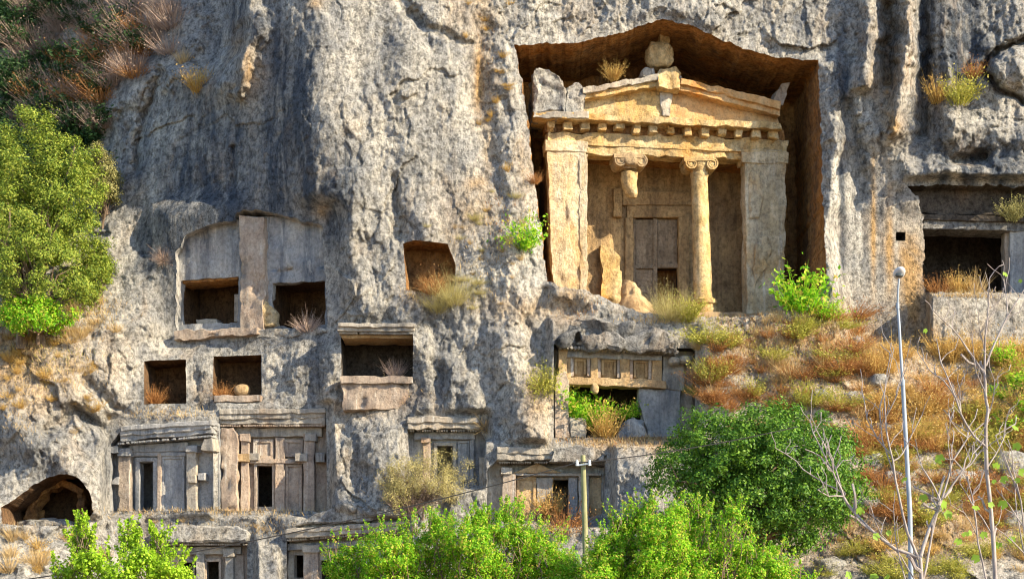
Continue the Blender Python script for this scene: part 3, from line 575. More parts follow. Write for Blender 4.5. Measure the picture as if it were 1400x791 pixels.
lathe(fr, 'column_base', colprof(fr, [(965, 431, 19), (965, 424, 19), (965, 423, 16), (964, 418, 15), (964, 416, 17.5), (963, 411, 17.5), (963, 408, 13.5)], .5, 3), mT, rough=.03)
capital(fr, 860, 224, .5, 1, mO)
fr.lump('capital_wear', 860, 222, 17, 11, .45, .62, mO, rough=.3, wl=.35)
lathe(fr, 'broken_shaft', colprof(fr, [(864, 271, 4), (863, 266, 8.5), (861, 258, 10.5), (860, 246, 10.8), (860, 236, 11)], .5), mT, rough=.09)
lathe(fr, 'broken_base', colprof(fr, [(872, 432, 26), (868, 420, 22), (864, 405, 15), (860, 390, 9), (858, 381, 4)], .5), mO, rough=.16)
fr.prism('sunlit_patch_slab', [(822, 430), (848, 430), (851, 390), (849, 350), (836, 338), (820, 334), (824, 380)], 2.25, 2.75, mT, rough=.09)  # added slab standing in for the sunlit patch on the porch wall

# --- coffered house tomb below the temple
FC.empty('coffered_house_tomb', 'rock-cut house tomb with three square coffers over a broken overgrown opening', 'tomb')
fr = FC; shell(HK['tc'], 'chamber_wall', FC, FC.e)
fr.prism('roof', [(764, 474), (930, 482), (928, 470), (905, 448), (870, 436), (800, 434), (775, 446), (762, 464)], -1.15, .6, M['darkrock'], rough=.26, wl=.6, bev=.1, res=.1)
beams(fr, 'rafter_ends', 765, 474, 928, 481, 34, -.85, .085, .9, mG)
fr.prism('frieze', [(770, 488), (905, 492), (905, 480), (770, 474)], -.38, .3, mB, rough=.03)
fr.wall('coffer_wall', 752, 472, 958, 604, [(778, 528, 876, 604)], .05, .4, mG, rough=.04)
for x0, y0, x1, y1 in ((780, 485, 807, 514), (817, 486, 848, 516), (861, 487, 891, 518)):
    p = fr.box('coffer', x0-1, y0-1, x1+1, y1+1, -.02, .1, M['porch'], rough=.015)
    for q, dq, wq in ((0, -.24, 4.2), (5.2, -.13, 3.4)):
        for nm, a in (('frame_rail', (x0+q, y0+q, x1-q, y0+q+wq)), ('frame_stile', (x0+q, y0+q+wq, x0+q+wq, y1-q*.5)), ('frame_stile', (x1-q-wq, y0+q+wq, x1-q, y1-q*.5))): fr.box(nm, *a, dq, .0, mO if q else mP, p, rough=.012, bev=.012)
for x0, x1 in ((768, 780), (807, 817), (848, 861), (891, 905)): fr.prism('coffer_divider', [(x0, 522), (x1, 522), (x1, 485), (x0, 484)], -.3, .2, mO, rough=.03)
fr.prism('sill_beam', [(766, 525), (912, 530), (912, 519), (766, 515)], -.4, .4, mO, rough=.04)
fr.prism('post', [(758, 598), (778, 598), (778, 522), (775, 508), (760, 510)], -.55, .25, mP, rough=.05)
fr.prism('upper_post', [(762, 511), (775, 511), (776, 476), (763, 474)], -.5, .2, mO, rough=.05)
fr.prism('pier', [(874, 530), (930, 532), (932, 600), (886, 600), (880, 572), (872, 550)], -.15, .5, mB, rough=.07)
fr.prism('side_pier', [(907, 484), (936, 485), (936, 534), (906, 532)], -.2, .5, mG, rough=.05)
fr.lump('scroll_bracket', 936, 492, 9, 6, -.45, .4, mG, rough=.25); fr.lump('scroll_bracket', 921, 494, 8, 6, -.45, .4, mG, rough=.25)
fr.lump('hanging_fragment', 813, 530, 6, 9, -.1, .3, mO, rough=.3)
fr.prism('rubble_block', [(779, 598), (803, 598), (801, 574), (796, 570), (780, 569)], -.6, .1, mG, rough=.1, bev=.05); fr.prism('rubble_block', [(843, 600), (884, 600), (882, 572), (868, 568), (850, 578)], -.6, .2, mB, rough=.12, bev=.06)

# --- right hand chamber tomb
FB.empty('chamber_tomb', 'dark square chamber tomb with soot-stained lintel on the right of the temple', 'tomb')
fr = FB; shell(HK['tb'], 'chamber_wall', FB, FB.e)
fr.prism('upper_lintel', [(1256, 292), (1430, 296), (1430, 250), (1240, 250)], -.5, .9, M['soot_shade'], rough=.08)
fr.prism('lintel_fillet', [(1262, 300), (1430, 304), (1430, 296), (1262, 292)], -.7, .9, M['soot_shade'], rough=.04)
fr.prism('lintel', [(1262, 312), (1430, 317), (1430, 303), (1262, 299)], -.55, .9, M['darkrock'], rough=.05)
fr.box('pilaster', 1381, 316, 1412, 402, -.45, .5, mB, rough=.03); fr.box('door_jamb', 1374, 316, 1381, 402, -.2, .5, mP, rough=.03)

# --- twin niche tomb
FN.empty('twin_niche_tomb', 'two wide rectangular niche chambers side by side below a smooth streaked carved wall', 'tomb')
fr = FN; shell(HK['twin'], 'recess_wall', FN, FN.e)
fr.wall('carved_wall', 239, 291, 449, 470, [(246, 378, 325, 446), (372, 383, 445, 448)], 0, .45, mB, res=.13, rough=.10)
fr.prism('centre_pier', [(329, 456), (361, 456), (358, 420), (362, 405), (361, 296), (327, 294)], -.4, .1, mP, rough=.09)
fr.prism('ceiling_beam', [(244, 388), (325, 381), (325, 377), (244, 378)], .15, 1.6, M['recess'], rough=.03)
fr.prism('chamber_sill', [(238, 466), (352, 456), (352, 446), (238, 452)], -.9, .6, mP, rough=.07)
fr.prism('chamber_sill', [(352, 462), (448, 458), (448, 448), (352, 449)], -.6, .6, M['cliff'], rough=.14)
fr.prism('worn_corner', [(356, 446), (376, 446), (375, 424), (366, 412), (357, 408)], -.3, .4, mT, rough=.1, bev=.06); fr.box('stone_block', 268, 436, 296, 445, .5, 1.3, mG, rough=.04)
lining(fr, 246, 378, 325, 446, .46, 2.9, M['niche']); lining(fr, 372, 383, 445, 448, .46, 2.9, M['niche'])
fr.box('back_ledge', 320, 402, 328, 440, .1, .5, mG, rough=.03)
# --- single niches
def niche(key, name, label, boulder=None):
    k = HK[key]; fr = HOLES[k][2]; fr.empty(name, label, 'niche'); shell(k, 'chamber_wall', fr, fr.e); return fr
f3n = niche('n3', 'niche_tomb', 'small plain square niche above the blue-grey house tomb with the single open doorway')
f4n = niche('n4', 'niche_tomb', 'plain square niche holding a yellowish boulder above the pinkish house tomb')
f4n.box('niche_sill', 291, 540, 357, 549, -.35, .8, mP, rough=.05)
f5n = niche('n5', 'niche_tomb', 'tall brown niche with a tilted roof and a bush at its sill')
f6n = niche('n6', 'corniced_niche_tomb', 'black rectangular niche under a ribbed stone cornice with a pale sill')
cornice(f6n, 461, 567, 441, 442, 452, 453, -.75, .6, mG, 2, .12)
beams(f6n, 'rafter_ends', 463, 454.5, 565, 455.5, 40, -.5, .055, .8, mG)
f6n.prism('ceiling_lip', [(467, 462), (564, 462), (564, 457), (467, 457)], -.2, 1.6, mO, rough=.03)
f6n.box('niche_sill', 465, 514, 564, 524, -.55, .8, mP, rough=.05)
f6n.prism('carved_panel', [(468, 560), (560, 558), (560, 524), (468, 524)], -.38, .4, mP, rough=.09)
fh = niche('hole', 'square_socket', 'tiny square socket cut in the streaked rock beside the temple recess')
fcv = HOLES[HK['cave']][2]; fcv.empty('arched_cave', 'low arched cave opening in the rounded grey rock foot', 'cave'); shell(HK['cave'], 'cave_wall', fcv, fcv.e)
fcv.prism('inner_arch', [(30, 718), (45, 718), (48, 690), (60, 672), (84, 662), (104, 672), (108, 718), (114, 718), (112, 668), (86, 655), (58, 664), (38, 684)], 1.4, 2.2, M['recess'], rough=.22)
fcv.lump('pale_mound', 66, 717, 36, 9, .9, .7, M['cliff'], rough=.6)

# --- house tomb 1 (blue grey)
F1.empty('house_tomb', 'blue-grey rock-cut house tomb with one open doorway and slanted ribbed roof', 'tomb')
fr = F1; shell(HK['t1'], 'chamber_wall', F1, F1.e)
fr.wall('facade_wall', 135, 585, 300, 712, [(191, 631, 209, 696)], 0, .45, mB, res=.2, rough=.02)
cornice(fr, 164, 289, 582, 574, 603, 592, -.95, .5, mB, 3, .1, .05)
beams(fr, 'rafter_ends', 160, 606, 289, 595.5, 40, -.75, .06, .9, mB)
fr.prism('architrave', [(176, 618), (256, 616), (256, 604), (176, 608)], -.28, .2, mB, rough=.02)
fr.box('pilaster', 162, 614, 177, 704, -.42, .2, mP, rough=.03); fr.box('pilaster_cap', 160, 612, 177.5, 623, -.55, .2, mB, rough=.03)
fr.box('pilaster', 254.5, 610, 268, 704, -.42, .2, mG, rough=.03); fr.box('pilaster_cap', 253, 608, 269, 618, -.55, .2, mB, rough=.03)
fr.box('beam_stub', 153, 651, 162, 662, -.5, .2, mB, rough=.03); fr.box('beam_stub', 270, 646, 279, 656, -.5, .2, mB, rough=.03); fr.box('beam_stub', 256, 649, 267, 660, -.62, -.3, mG, rough=.03)
fr.prism('roof_bracket', [(273, 615), (291, 615), (290, 598), (277, 600)], -.8, .3, mG, rough=.06); fr.prism('roof_bracket', [(150, 618), (160, 618), (160, 608), (148, 610)], -.7, .3, mB, rough=.06)
frame(fr, 190.5, 630.5, 209.5, 700, 5.5, -.16, mB); panel(fr, 'door_panel', 220, 623, 252, 700, -.16, mB, 4, .12)
fr.box('door_mullion', 214.8, 619, 220, 700, -.24, .1, mP, rough=.015); fr.box('lintel_beam', 178, 617.5, 254, 623, -.22, .1, mB, rough=.015)
# --- house tomb 2 (pinkish, two rows of panels)
F2.empty('house_tomb', 'pinkish rock-cut house tomb with panelled front and black doorway under stepped roof', 'tomb')
fr = F2; shell(HK['t2'], 'chamber_wall', F2, F2.e)
fr.wall('facade_wall', 290, 560, 455, 712, [(351, 636, 372, 692)], 0, .5, mP, res=.2, rough=.02)
cornice(fr, 299, 445, 559, 557, 580, 579, -.9, .5, mG, 3, .1, .04)
beams(fr, 'rafter_ends', 301, 581.5, 444, 581, 46, -.68, .055, .9, mP)
fr.prism('architrave', [(305, 597), (440, 596), (440, 584), (305, 584)], -.3, .2, mG, rough=.025)
fr.prism('corner_pier', [(302, 704), (324, 704), (325, 592), (318, 584), (302, 584)], -.72, .2, mP, rough=.09)
fr.box('pilaster', 329, 594, 339.5, 704, -.42, .2, mP, rough=.04); fr.box('pilaster_cap', 327, 592, 341, 603, -.55, .2, mP, rough=.04); fr.box('beam_stub', 319, 620, 340, 631, -.6, .2, mO, rough=.05)
fr.box('pilaster', 415, 592, 430, 704, -.42, .2, mP, rough=.03); fr.box('pilaster_cap', 417, 591, 433, 603, -.55, .2, mG, rough=.03); fr.box('beam_stub', 431, 619, 444, 631, -.5, .2, mG, rough=.04)
fr.box('cross_beam', 339.5, 627, 415, 633, -.3, .1, mP, rough=.02); fr.box('beam_stub', 340, 619, 354, 629, -.45, .1, mG, rough=.03); fr.box('beam_stub', 403, 619, 420, 630, -.55, .1, mG, rough=.03)
panel(fr, 'upper_panel', 346, 600, 374, 627, -.18, mP, 4.5, .13); panel(fr, 'upper_panel', 389, 600, 414, 624, -.18, mP, 4.5, .13)
fr.box('door_mullion', 376, 597.5, 389, 704, -.26, .1, mP, rough=.02)
frame(fr, 351, 636, 372, 704, 3.6, -.15, mP); panel(fr, 'door_panel', 390, 634, 413, 702, -.15, mP, 3.6, .12)
# --- house tomb 3 (behind the yellow bush)
F3.empty('small_house_tomb', 'small grey house tomb with square dark doorway behind the wispy yellow bush', 'tomb')
fr = F3; shell(HK['t3'], 'chamber_wall', F3, F3.e)
fr.wall('facade_wall', 550, 582, 668, 668, [(597.5, 609, 619, 650)], 0, .45, mB, res=.2, rough=.02)
cornice(fr, 557, 655, 569, 570, 586, 586, -.95, .5, mG, 2, .1, .06)
beams(fr, 'rafter_ends', 560, 588, 652, 588, 28, -.7, .05, .8, mG)
fr.box('architrave', 566, 590, 650, 600, -.3, .2, mB, rough=.03); fr.box('pilaster', 578, 600, 588, 668, -.35, .2, mP, rough=.03); fr.box('pilaster_cap', 576, 597, 589.5, 605, -.5, .2, mP, rough=.03)
frame(fr, 597.5, 609, 619, 650, 4.5, -.15, mG, bottom=True); panel(fr, 'door_panel', 626, 602, 642, 655, -.1, mB, 3, .12); fr.box('pilaster', 642.5, 600, 648, 655, -.3, .2, mB, rough=.03); fr.box('beam_stub', 640, 628, 648, 636, -.42, .1, mG, rough=.03)
# --- house tomb 4 (with broken roof block)
F4.empty('broken_roof_house_tomb', 'weathered house tomb with broken roof slab and ragged black doorway by wooden pole', 'tomb')
fr = F4; shell(HK['t4'], 'chamber_wall', F4, F4.e)
fr.wall('facade_wall', 655, 625, 840, 720, [(739, 690, 777, 712), (756, 655, 777, 690)], 0, .5, mG, res=.2, rough=.03)
cornice(fr, 678, 757, 611, 612, 629, 629, -1.0, .5, mG, 2, .08, .07)
fr.prism('broken_roof_block', [(750, 630), (828, 634), (832, 618), (822, 611), (775, 610), (757, 613)], -1.1, .4, M['cliff'], rough=.1, wl=.6)
beams(fr, 'rafter_ends', 682, 631.5, 752, 631.5, 22, -.75, .05, .8, mG)
fr.prism('low_pediment', [(700, 646), (768, 646), (735, 633)], -.45, .2, mO, rough=.03); fr.box('architrave', 690, 646, 822, 650, -.4, .2, mG, rough=.03)
fr.box('pilaster', 687, 648, 705, 712, -.45, .2, mP, rough=.04); fr.box('pilaster_cap', 685, 638, 700, 648, -.55, .2, mG, rough=.04)
panel(fr, 'door_panel', 706, 651, 733, 712, -.16, mO, 4, .12); fr.prism('broken_door_leaf', [(734, 712), (739, 712), (741, 690), (754, 668), (756, 652), (734, 652)], -.2, .3, mG, rough=.04)
fr.box('door_jamb', 777, 652, 790, 712, -.16, .2, mB, rough=.03); fr.box('pilaster', 791, 650, 805, 712, -.4, .2, mG, rough=.04); fr.box('side_panel', 806, 652, 822, 712, -.1, .2, mO, rough=.05)
# --- house tomb 5, 6 (foot of the cliff)
F5.empty('low_house_tomb', 'half-buried house tomb with two small black doorways below the rock terrace', 'tomb')
fr = F5; shell(HK['t5'], 'chamber_wall', F5, F5.e)
fr.wall('facade_wall', 195, 738, 350, 835, [(247.5, 768, 263.5, 835), (282, 767, 299, 835)], 0, .45, mP, res=.2, rough=.02)
fr.prism('roof', [(203, 741), (339, 741), (340, 727), (325, 718), (240, 716), (215, 722), (204, 731)], -1.0, .6, M['cliff'], rough=.12, wl=.7, bev=.08)
beams(fr, 'rafter_ends', 206, 743.5, 338, 743.5, 42, -.72, .05, .8, mG)
fr.box('architrave', 215, 747, 330, 757, -.3, .2, mG, rough=.03); fr.box('pilaster', 267, 757, 279, 835, -.3, .2, mG, rough=.03); fr.box('pilaster', 307, 752, 319, 835, -.4, .2, mG, rough=.03); fr.box('pilaster_cap', 305, 750, 320.5, 760, -.5, .2, mG, rough=.03)
frame(fr, 247.5, 768, 263.5, 835, 3.5, -.14, mP); frame(fr, 282, 767, 299, 835, 3.5, -.14, mP); fr.box('side_panel', 321, 757, 334, 835, -.12, .2, mP, rough=.03)
F6.empty('gabled_house_tomb', 'low house tomb with gabled rock roof and rounded black opening beside green shrub', 'tomb')
fr = F6; shell(HK['t6'], 'chamber_wall', F6, F6.e)
fr.wall('facade_wall', 380, 733, 565, 835, [(402, 758, 414.5, 789), (436, 765, 462, 835)], 0, .45, mG, res=.2, rough=.02)
fr.prism('gable_roof', [(400, 718), (552, 708), (530, 702), (475, 686), (455, 690), (430, 706)], -1.0, .5, M['cliff'], rough=.1, wl=.6, bev=.06)
cornice(fr, 390, 553, 723, 711, 736, 724, -1.1, .5, mG, 2, .1, .05)
beams(fr, 'rafter_ends', 392, 738, 552, 726, 46, -.8, .055, .8, mG)
fr.prism('architrave', [(392, 752), (552, 746), (552, 736), (392, 743)], -.3, .2, mB, rough=.03); fr.box('pilaster', 415, 750, 434, 835, -.45, .2, mP, rough=.04); fr.box('pilaster_cap', 413, 744, 436, 754, -.58, .2, mG, rough=.04); fr.box('pilaster', 500, 748, 514, 835, -.4, .2, mG, rough=.04)
# --- loose boulders lying in niches
def free_lump(name, label, px, py, rx_, rz_, y, rd, mat, rough=.3, group=None, cat='boulder'):
    f = Frame(px, py+rz_, y, 0); f.e = None
    o = f.lump(name, px, py, rx_, rz_, 0, rd, mat, None, rough, 3)
    o.location = f.O; tag(o, label, cat, group); return o
free_lump('boulder', 'yellowish boulder lying inside the plain square niche', 331, 533, 11, 8, 1.0, .35, mO, .2)
# ------------------------------------------------------------------ ground in front of the cliff
yy = np.concatenate([np.linspace(-160, -60, 30), np.linspace(-58, -4, 120)]); xx = np.linspace(-110, 110, 160)
YX, YY = np.meshgrid(xx, yy); dd_ = YY+D
ZZ = np.interp(dd_, [-80, 12, 40, 60, 66, 76], [-.2, .1, 1.3, 3.2, 4.0, 4.2])+.18*fbm(np.stack([YX.ravel()/3, YY.ravel()/3, 0*YX.ravel()], 1), 4, 9).reshape(YX.shape)
gi = np.arange(YX.size).reshape(YX.shape)
gme = mesh_np('ground', np.stack([YX.ravel(), YY.ravel(), ZZ.ravel()], 1), np.stack([gi[:-1, :-1], gi[:-1, 1:], gi[1:, 1:], gi[1:, :-1]], 2).reshape(-1, 4), True)
tag(link('ground', gme, M['earth']), kind='structure')
def ground_z(x, y): return float(np.interp(y+D, [-80, 12, 40, 60, 66, 76], [-.2, .1, 1.3, 3.2, 4.0, 4.2]))-.1

# ------------------------------------------------------------------ leaf and wood materials
def leafmat(name, cols, trans=.35, rough=.6):
    b = NB(name); g = b.n('ShaderNodeNewGeometry'); r = b.n('ShaderNodeValToRGB'); el = r.color_ramp.elements
    el[0].color = (*cols[0], 1); el[1].color = (*cols[-1], 1)
    for k, c in enumerate(cols[1:-1]): e = el.new((k+1)/(len(cols)-1)); e.color = (*c, 1)
    b.nt.links.new(g.outputs['Random Per Island'], r.inputs[0])
    p = b.n('ShaderNodeBsdfPrincipled'); b.nt.links.new(r.outputs[0], p.inputs['Base Color']); p.inputs['Roughness'].default_value = rough; p.inputs['Specular IOR Level'].default_value = .25
    t = b.n('ShaderNodeBsdfTranslucent'); b.nt.links.new(r.outputs[0], t.inputs[0]); m = b.n('ShaderNodeMixShader'); m.inputs[0].default_value = trans
    b.nt.links.new(p.outputs[0], m.inputs[1]); b.nt.links.new(t.outputs[0], m.inputs[2]); b.nt.links.new(m.outputs[0], b.out.inputs[0]); return b.m
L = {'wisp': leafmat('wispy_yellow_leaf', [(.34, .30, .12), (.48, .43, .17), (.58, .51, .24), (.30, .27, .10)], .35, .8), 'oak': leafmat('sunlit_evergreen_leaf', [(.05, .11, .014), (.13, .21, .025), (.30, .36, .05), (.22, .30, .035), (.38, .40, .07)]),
     'olive': leafmat('pale_olive_leaf', [(.22, .21, .08), (.32, .30, .12), (.18, .19, .06)]),
     'dark': leafmat('dark_glossy_leaf', [(.025, .085, .012), (.075, .19, .016), (.19, .34, .032)], .3, .5),
     'bright': leafmat('bright_green_leaf', [(.06, .21, .012), (.15, .42, .014), (.24, .56, .018), (.38, .64, .03), (.48, .62, .06), (.50, .33, .09)], .5),
     'lime': leafmat('lime_green_leaf', [(.22, .42, .015), (.34, .55, .03), (.42, .55, .05)], .45),
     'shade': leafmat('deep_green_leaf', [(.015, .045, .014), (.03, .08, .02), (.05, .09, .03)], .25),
     'rust': leafmat('rust_dry_twig', [(.26, .11, .035), (.38, .18, .06), (.46, .26, .10)], .3, .8),
     'straw': leafmat('straw_blade', [(.50, .38, .19), (.62, .48, .26), (.44, .29, .12)], .35, .8),
     'gold': leafmat('golden_dry_leaf', [(.48, .31, .09), (.60, .44, .15), (.44, .25, .08)], .35, .8),
     'yellowgreen': leafmat('yellow_green_leaf', [(.28, .30, .04), (.38, .38, .07), (.46, .40, .10)], .35),
     'grey': leafmat('grey_brown_twig', [(.34, .26, .22), (.46, .36, .29), (.26, .18, .15)], .2, .85),
     'fig': leafmat('fig_leaf', [(.20, .40, .03), (.30, .48, .06)], .5, .5)}
def woodmat(name, a, c, sc=6):
    b = NB(name); n = b.noise((1, 1, .25), sc, 6, .65); return b.surf(b.mix(b.ramp(n, .35, .65), a, c), .85, n, .5, .02)
M['bark'] = woodmat('dark_bark', (.10, .07, .05), (.20, .15, .11)); M['pale_bark'] = woodmat('pale_fig_bark', (.21, .185, .175), (.37, .335, .32), 9)
M['pole'] = woodmat('weathered_green_pole', (.20, .20, .10), (.32, .31, .17), 5)
b_ = NB('galvanised_steel'); M['steel'] = b_.surf(b_.mix(b_.ramp(b_.noise((1, 1, .3), 8, 4), .3, .7), (.20, .25, .31), (.30, .35, .41)), .5, None)
b_ = NB('lamp_housing'); M['housing'] = b_.surf((.45, .46, .47), .4); b_ = NB('lamp_lens'); M['lens'] = b_.surf((.05, .06, .06), .12, spec=.6); b_ = NB('cable_rubber'); M['cable'] = b_.surf((.02, .02, .022), .6); b_ = NB('porcelain'); M['porcelain'] = b_.surf((.6, .6, .56), .25)

def leaves(name, C, Nr, size, aspect=.5, rng=rng):
    """one small folded quad per leaf"""
    n = len(C); t = np.cross(Nr, rng.normal(size=(n, 3))); t /= np.linalg.norm(t, axis=1)[:, None]+1e-9; bb = np.cross(Nr, t); s = (size*rng.uniform(.6, 1.3, n))[:, None]
    V = np.stack([C-t*s*.5, C+bb*s*aspect*.5+Nr*s*.08, C+t*s*.5, C-bb*s*aspect*.5+Nr*s*.08], 1).reshape(-1, 3)
    return mesh_np(name, V, np.arange(n*4).reshape(n, 4))
def clumps(rad, nclump, per, cr, seed, lobes=.3, fill=.45, squash=.75, bottom=-.55):
    """leaf positions and outward normals of an uneven crown (centre at 0)"""
    g = np.random.default_rng(seed); d = g.normal(size=(nclump*3, 3)); d /= np.linalg.norm(d, axis=1)[:, None]; d = d[d[:, 2] > bottom][:nclump]; n = len(d)
    rr = (fill+(1-fill)*g.random(n)**.5)*(1+lobes*fbm(d*1.6+seed, 3, seed)); cc = d*rr[:, None]*np.array(rad)
    k = np.repeat(np.arange(n), per); sz = cr*g.uniform(.6, 1.4, n)[k]
    off = g.normal(size=(len(k), 3)); off /= np.linalg.norm(off, axis=1)[:, None]; off *= (g.random(len(k))**.6*sz)[:, None]; off[:, 2] *= squash
    P = cc[k]+off; nr = off/(sz[:, None]+1e-9)+d[k]*.6+np.array([0, 0, .4])+g.normal(size=P.shape)*.55; nr /= np.linalg.norm(nr, axis=1)[:, None]
    return P, nr, cc
def tube(bm, pts, rads, seg=6):
    rings = []
    for i, p in enumerate(pts):
        p = Vector(p); t = (Vector(pts[min(i+1, len(pts)-1)])-Vector(pts[max(i-1, 0)])); t.normalize()
        a = t.cross(Vector((0.3, 1, 0.2))); a.normalize(); b = t.cross(a)
        rings.append([bm.verts.new(p+(a*math.cos(q*2*math.pi/seg)+b*math.sin(q*2*math.pi/seg))*rads[i]) for q in range(seg)])
    for A, B in zip(rings, rings[1:]):
        for q in range(seg): bm.faces.new((A[q], A[(q+1) % seg], B[(q+1) % seg], B[q]))
    bm.faces.new(rings[0][::-1]); bm.faces.new(rings[-1])
def wob(a, b, n, k, g):
    a, b = Vector(a), Vector(b); L_ = (b-a).length
    return [a.lerp(b, i/n)+Vector(g.normal(size=3))*L_*k*math.sin(math.pi*i/n) for i in range(n+1)]
def tree(name, label, cat, centre, rad, base, mat, nclump, per, cr, leaf, seed, group=None, trunk=.15, aspect=.5, nbr=26, **kw):
    g = np.random.default_rng(seed); base = Vector(base); e = bpy.data.objects.new(name, None); COL.objects.link(e); e.location = base; tag(e, label, cat, group)
    P, nr, cc = clumps(rad, nclump, per, cr, seed, **kw); off = np.array(Vector(centre)-base)
    link('crown', leaves('crown', P+off, nr, leaf, aspect, g), mat, e)
    bm = bmesh.new(); c = Vector(off); fork = c*.55-Vector((0, 0, rad[2]*.25)); tube(bm, wob((0, 0, -.3), fork, 6, .04, g), [trunk*(1.25-.5*i/6) for i in range(7)], 8)
    for q in cc[g.permutation(len(cc))[:nbr]]:
        tube(bm, wob(fork, Vector(q)+c, 6, .06, g), [trunk*.5*(1-.85*i/6) for i in range(7)], 5)
    link('trunk', bm_mesh('trunk', bm, True, 60), M['bark'], e); return e

# --- larger trees
tree('evergreen_tree', 'large sunlit yellow-green evergreen tree at the left edge of the cliff', 'tree', at(42, 300, 1.0), (3.5, 2.8, 4.6), at(30, 470, .2), L['oak'], 420, 170, .55, .125, 3, trunk=.25, lobes=.7, fill=.12)
tree('evergreen_tree', 'lower spreading sunlit evergreen below the large yellow-green tree', 'tree', at(45, 380, -.2), (3.4, 2.2, 2.4), at(60, 470, 0), L['oak'], 170, 150, .5, .12, 33, trunk=.15, lobes=.45, fill=.35)
tree('olive_tree', 'pale olive-coloured small tree leaning against the shaded cliff', 'tree', at(141, 250, 4.0), (.85, .9, 2.0), at(142, 330, 4.4), L['olive'], 60, 130, .4, .13, 5, trunk=.08)
tree('small_evergreen', 'slim light green tree at the edge of the shaded cliff', 'tree', at(132, 385, 2.0), (.75, .8, 2.1), at(128, 470, 1.0), L['oak'], 50, 130, .42, .13, 6, trunk=.08)
tree('round_evergreen_bush', 'rounded bright green bush above the straw-coloured rock foot', 'bush', at(52, 437, -.9), (1.75, 1.0, .95), at(52, 462, -.5), L['bright'], 70, 150, .45, .13, 8, trunk=.08)
tree('carob_tree', 'dense round dark green tree in front of the grassy slope', 'tree', at(1035, 657, -14), (4.35, 3.4, 3.15), at(1040, 770, -14), L['dark'], 520, 165, .55, .135, 9, trunk=.22, lobes=.12, fill=.12, bottom=-.95)
def shrub_row(name, label, spots, mat, y, cr, leaf, seed, dens=170, aspect=.5, group=None, mul=1.0):
    """one bushy shrub made of several upright sprays"""
    g = np.random.default_rng(seed); x0 = sum(s[0] for s in spots)/len(spots); b = at(x0, 800, y); b.z = ground_z(b.x, b.y)
    e = bpy.data.objects.new(name, None); COL.objects.link(e); e.location = b; tag(e, label, 'shrub', group); PP, NN = [], []; bm = bmesh.new()
    for (px, py, r, n) in spots:
        P, nr, cc = clumps((r, r*.8, r*.8), int(n*mul), dens, cr, g.integers(9999), .4, .25, 1.1, -.9); c = at(px, py, y+g.uniform(-1, 1)); o = np.array(c-b)
        PP.append(P+o); NN.append(nr)
        for q in cc[:9]:
            w_ = wob((g.uniform(-.4, .4)+o[0]*.7, g.uniform(-.3, .3), -.1), Vector(q)+Vector(o), 8, .05, g); tube(bm, w_, [.04*(1-.85*i/8) for i in range(9)], 5)
            m_ = 90; t_ = g.uniform(2.5, 8, m_); a_ = np.array([w_[min(int(x), 7)].lerp(w_[min(int(x), 7)+1], x-int(x)) for x in t_])+g.normal(size=(m_, 3))*(.10 if leaf < .1 else .12); n_ = g.normal(size=(m_, 3))+np.array([0, -.3, .5]); PP.append(a_); NN.append(n_/np.linalg.norm(n_, axis=1)[:, None])
    base_n = len(PP)
    for k_ in range(int(9*len(spots))):
        sx = spots[g.integers(len(spots))]; th = g.uniform(.2, 2.9); c = np.array(at(sx[0], sx[1], y)-b)+np.array([math.cos(th)*sx[2]*.95, g.uniform(-.6, .3)*sx[2], math.sin(th)*sx[2]*.8]); d_ = np.array([math.cos(th)*.5+g.normal()*.25, g.normal()*.25, 1.0]); L_ = g.uniform(.25, .6); tp = c+d_*L_
        tube(bm, [Vector(c-d_*.35), Vector(c), Vector(tp)], [.012, .01, .004], 4); m_ = 34; t_ = g.random(m_)[:, None]; PP.append(c+(tp-c)*t_+g.normal(size=(m_, 3))*.045*(1.3-t_)); n_ = g.normal(size=(m_, 3)); NN.append(n_/np.linalg.norm(n_, axis=1)[:, None])
    link('foliage', leaves('foliage', np.concatenate(PP), np.concatenate(NN), leaf, aspect, g), mat, e); link('stems', bm_mesh('stems', bm, True, 60), M['bark'], e); return e
shrub_row('green_shrub', 'wide bright green leafy shrub to the left of the wooden pole', [(480, 770, .9, 26), (530, 755, .9, 26), (585, 745, 1.0, 30), (640, 738, 1.0, 30), (690, 728, 1.0, 30), (735, 745, .9, 26), (610, 785, 1.2, 34), (700, 785, 1.2, 34), (765, 780, .8, 22), (520, 800, 1.1, 30), (560, 775, 1.0, 30), (650, 770, 1.1, 34), (735, 770, 1.0, 30), (470, 795, .9, 24), (600, 722, .4, 9), (655, 712, .35, 8), (700, 702, .3, 8), (670, 800, 1.2, 30), (560, 800, 1.0, 24), (783, 792, .7, 20)], L['bright'], -24, .2, .09, 21, 80, .5, None, 2.4)
shrub_row('green_shrub', 'bright green leafy shrub in front of the dark round tree', [(835, 765, .8, 24), (870, 735, .8, 24), (905, 725, .8, 24), (950, 740, .9, 26), (1000, 750, .9, 26), (1050, 775, .9, 24), (930, 785, 1.2, 34), (1010, 795, 1.2, 30), (1085, 800, .7, 16), (880, 700, .4, 8), (850, 720, .5, 10), (925, 695, .25, 4), (1005, 700, .2, 4), (958, 702, .25, 4), (860, 775, 1.0, 30), (905, 755, 1.0, 30), (970, 775, 1.1, 34), (1040, 790, 1.0, 26), (890, 800, 1.1, 30), (825, 795, .8, 20), (850, 795, 1.0, 30), (840, 745, .6, 16), (950, 800, 1.2, 30), (815, 788, .6, 18)], L['bright'], -26, .19, .09, 22, 80, .5, None, 2.4)
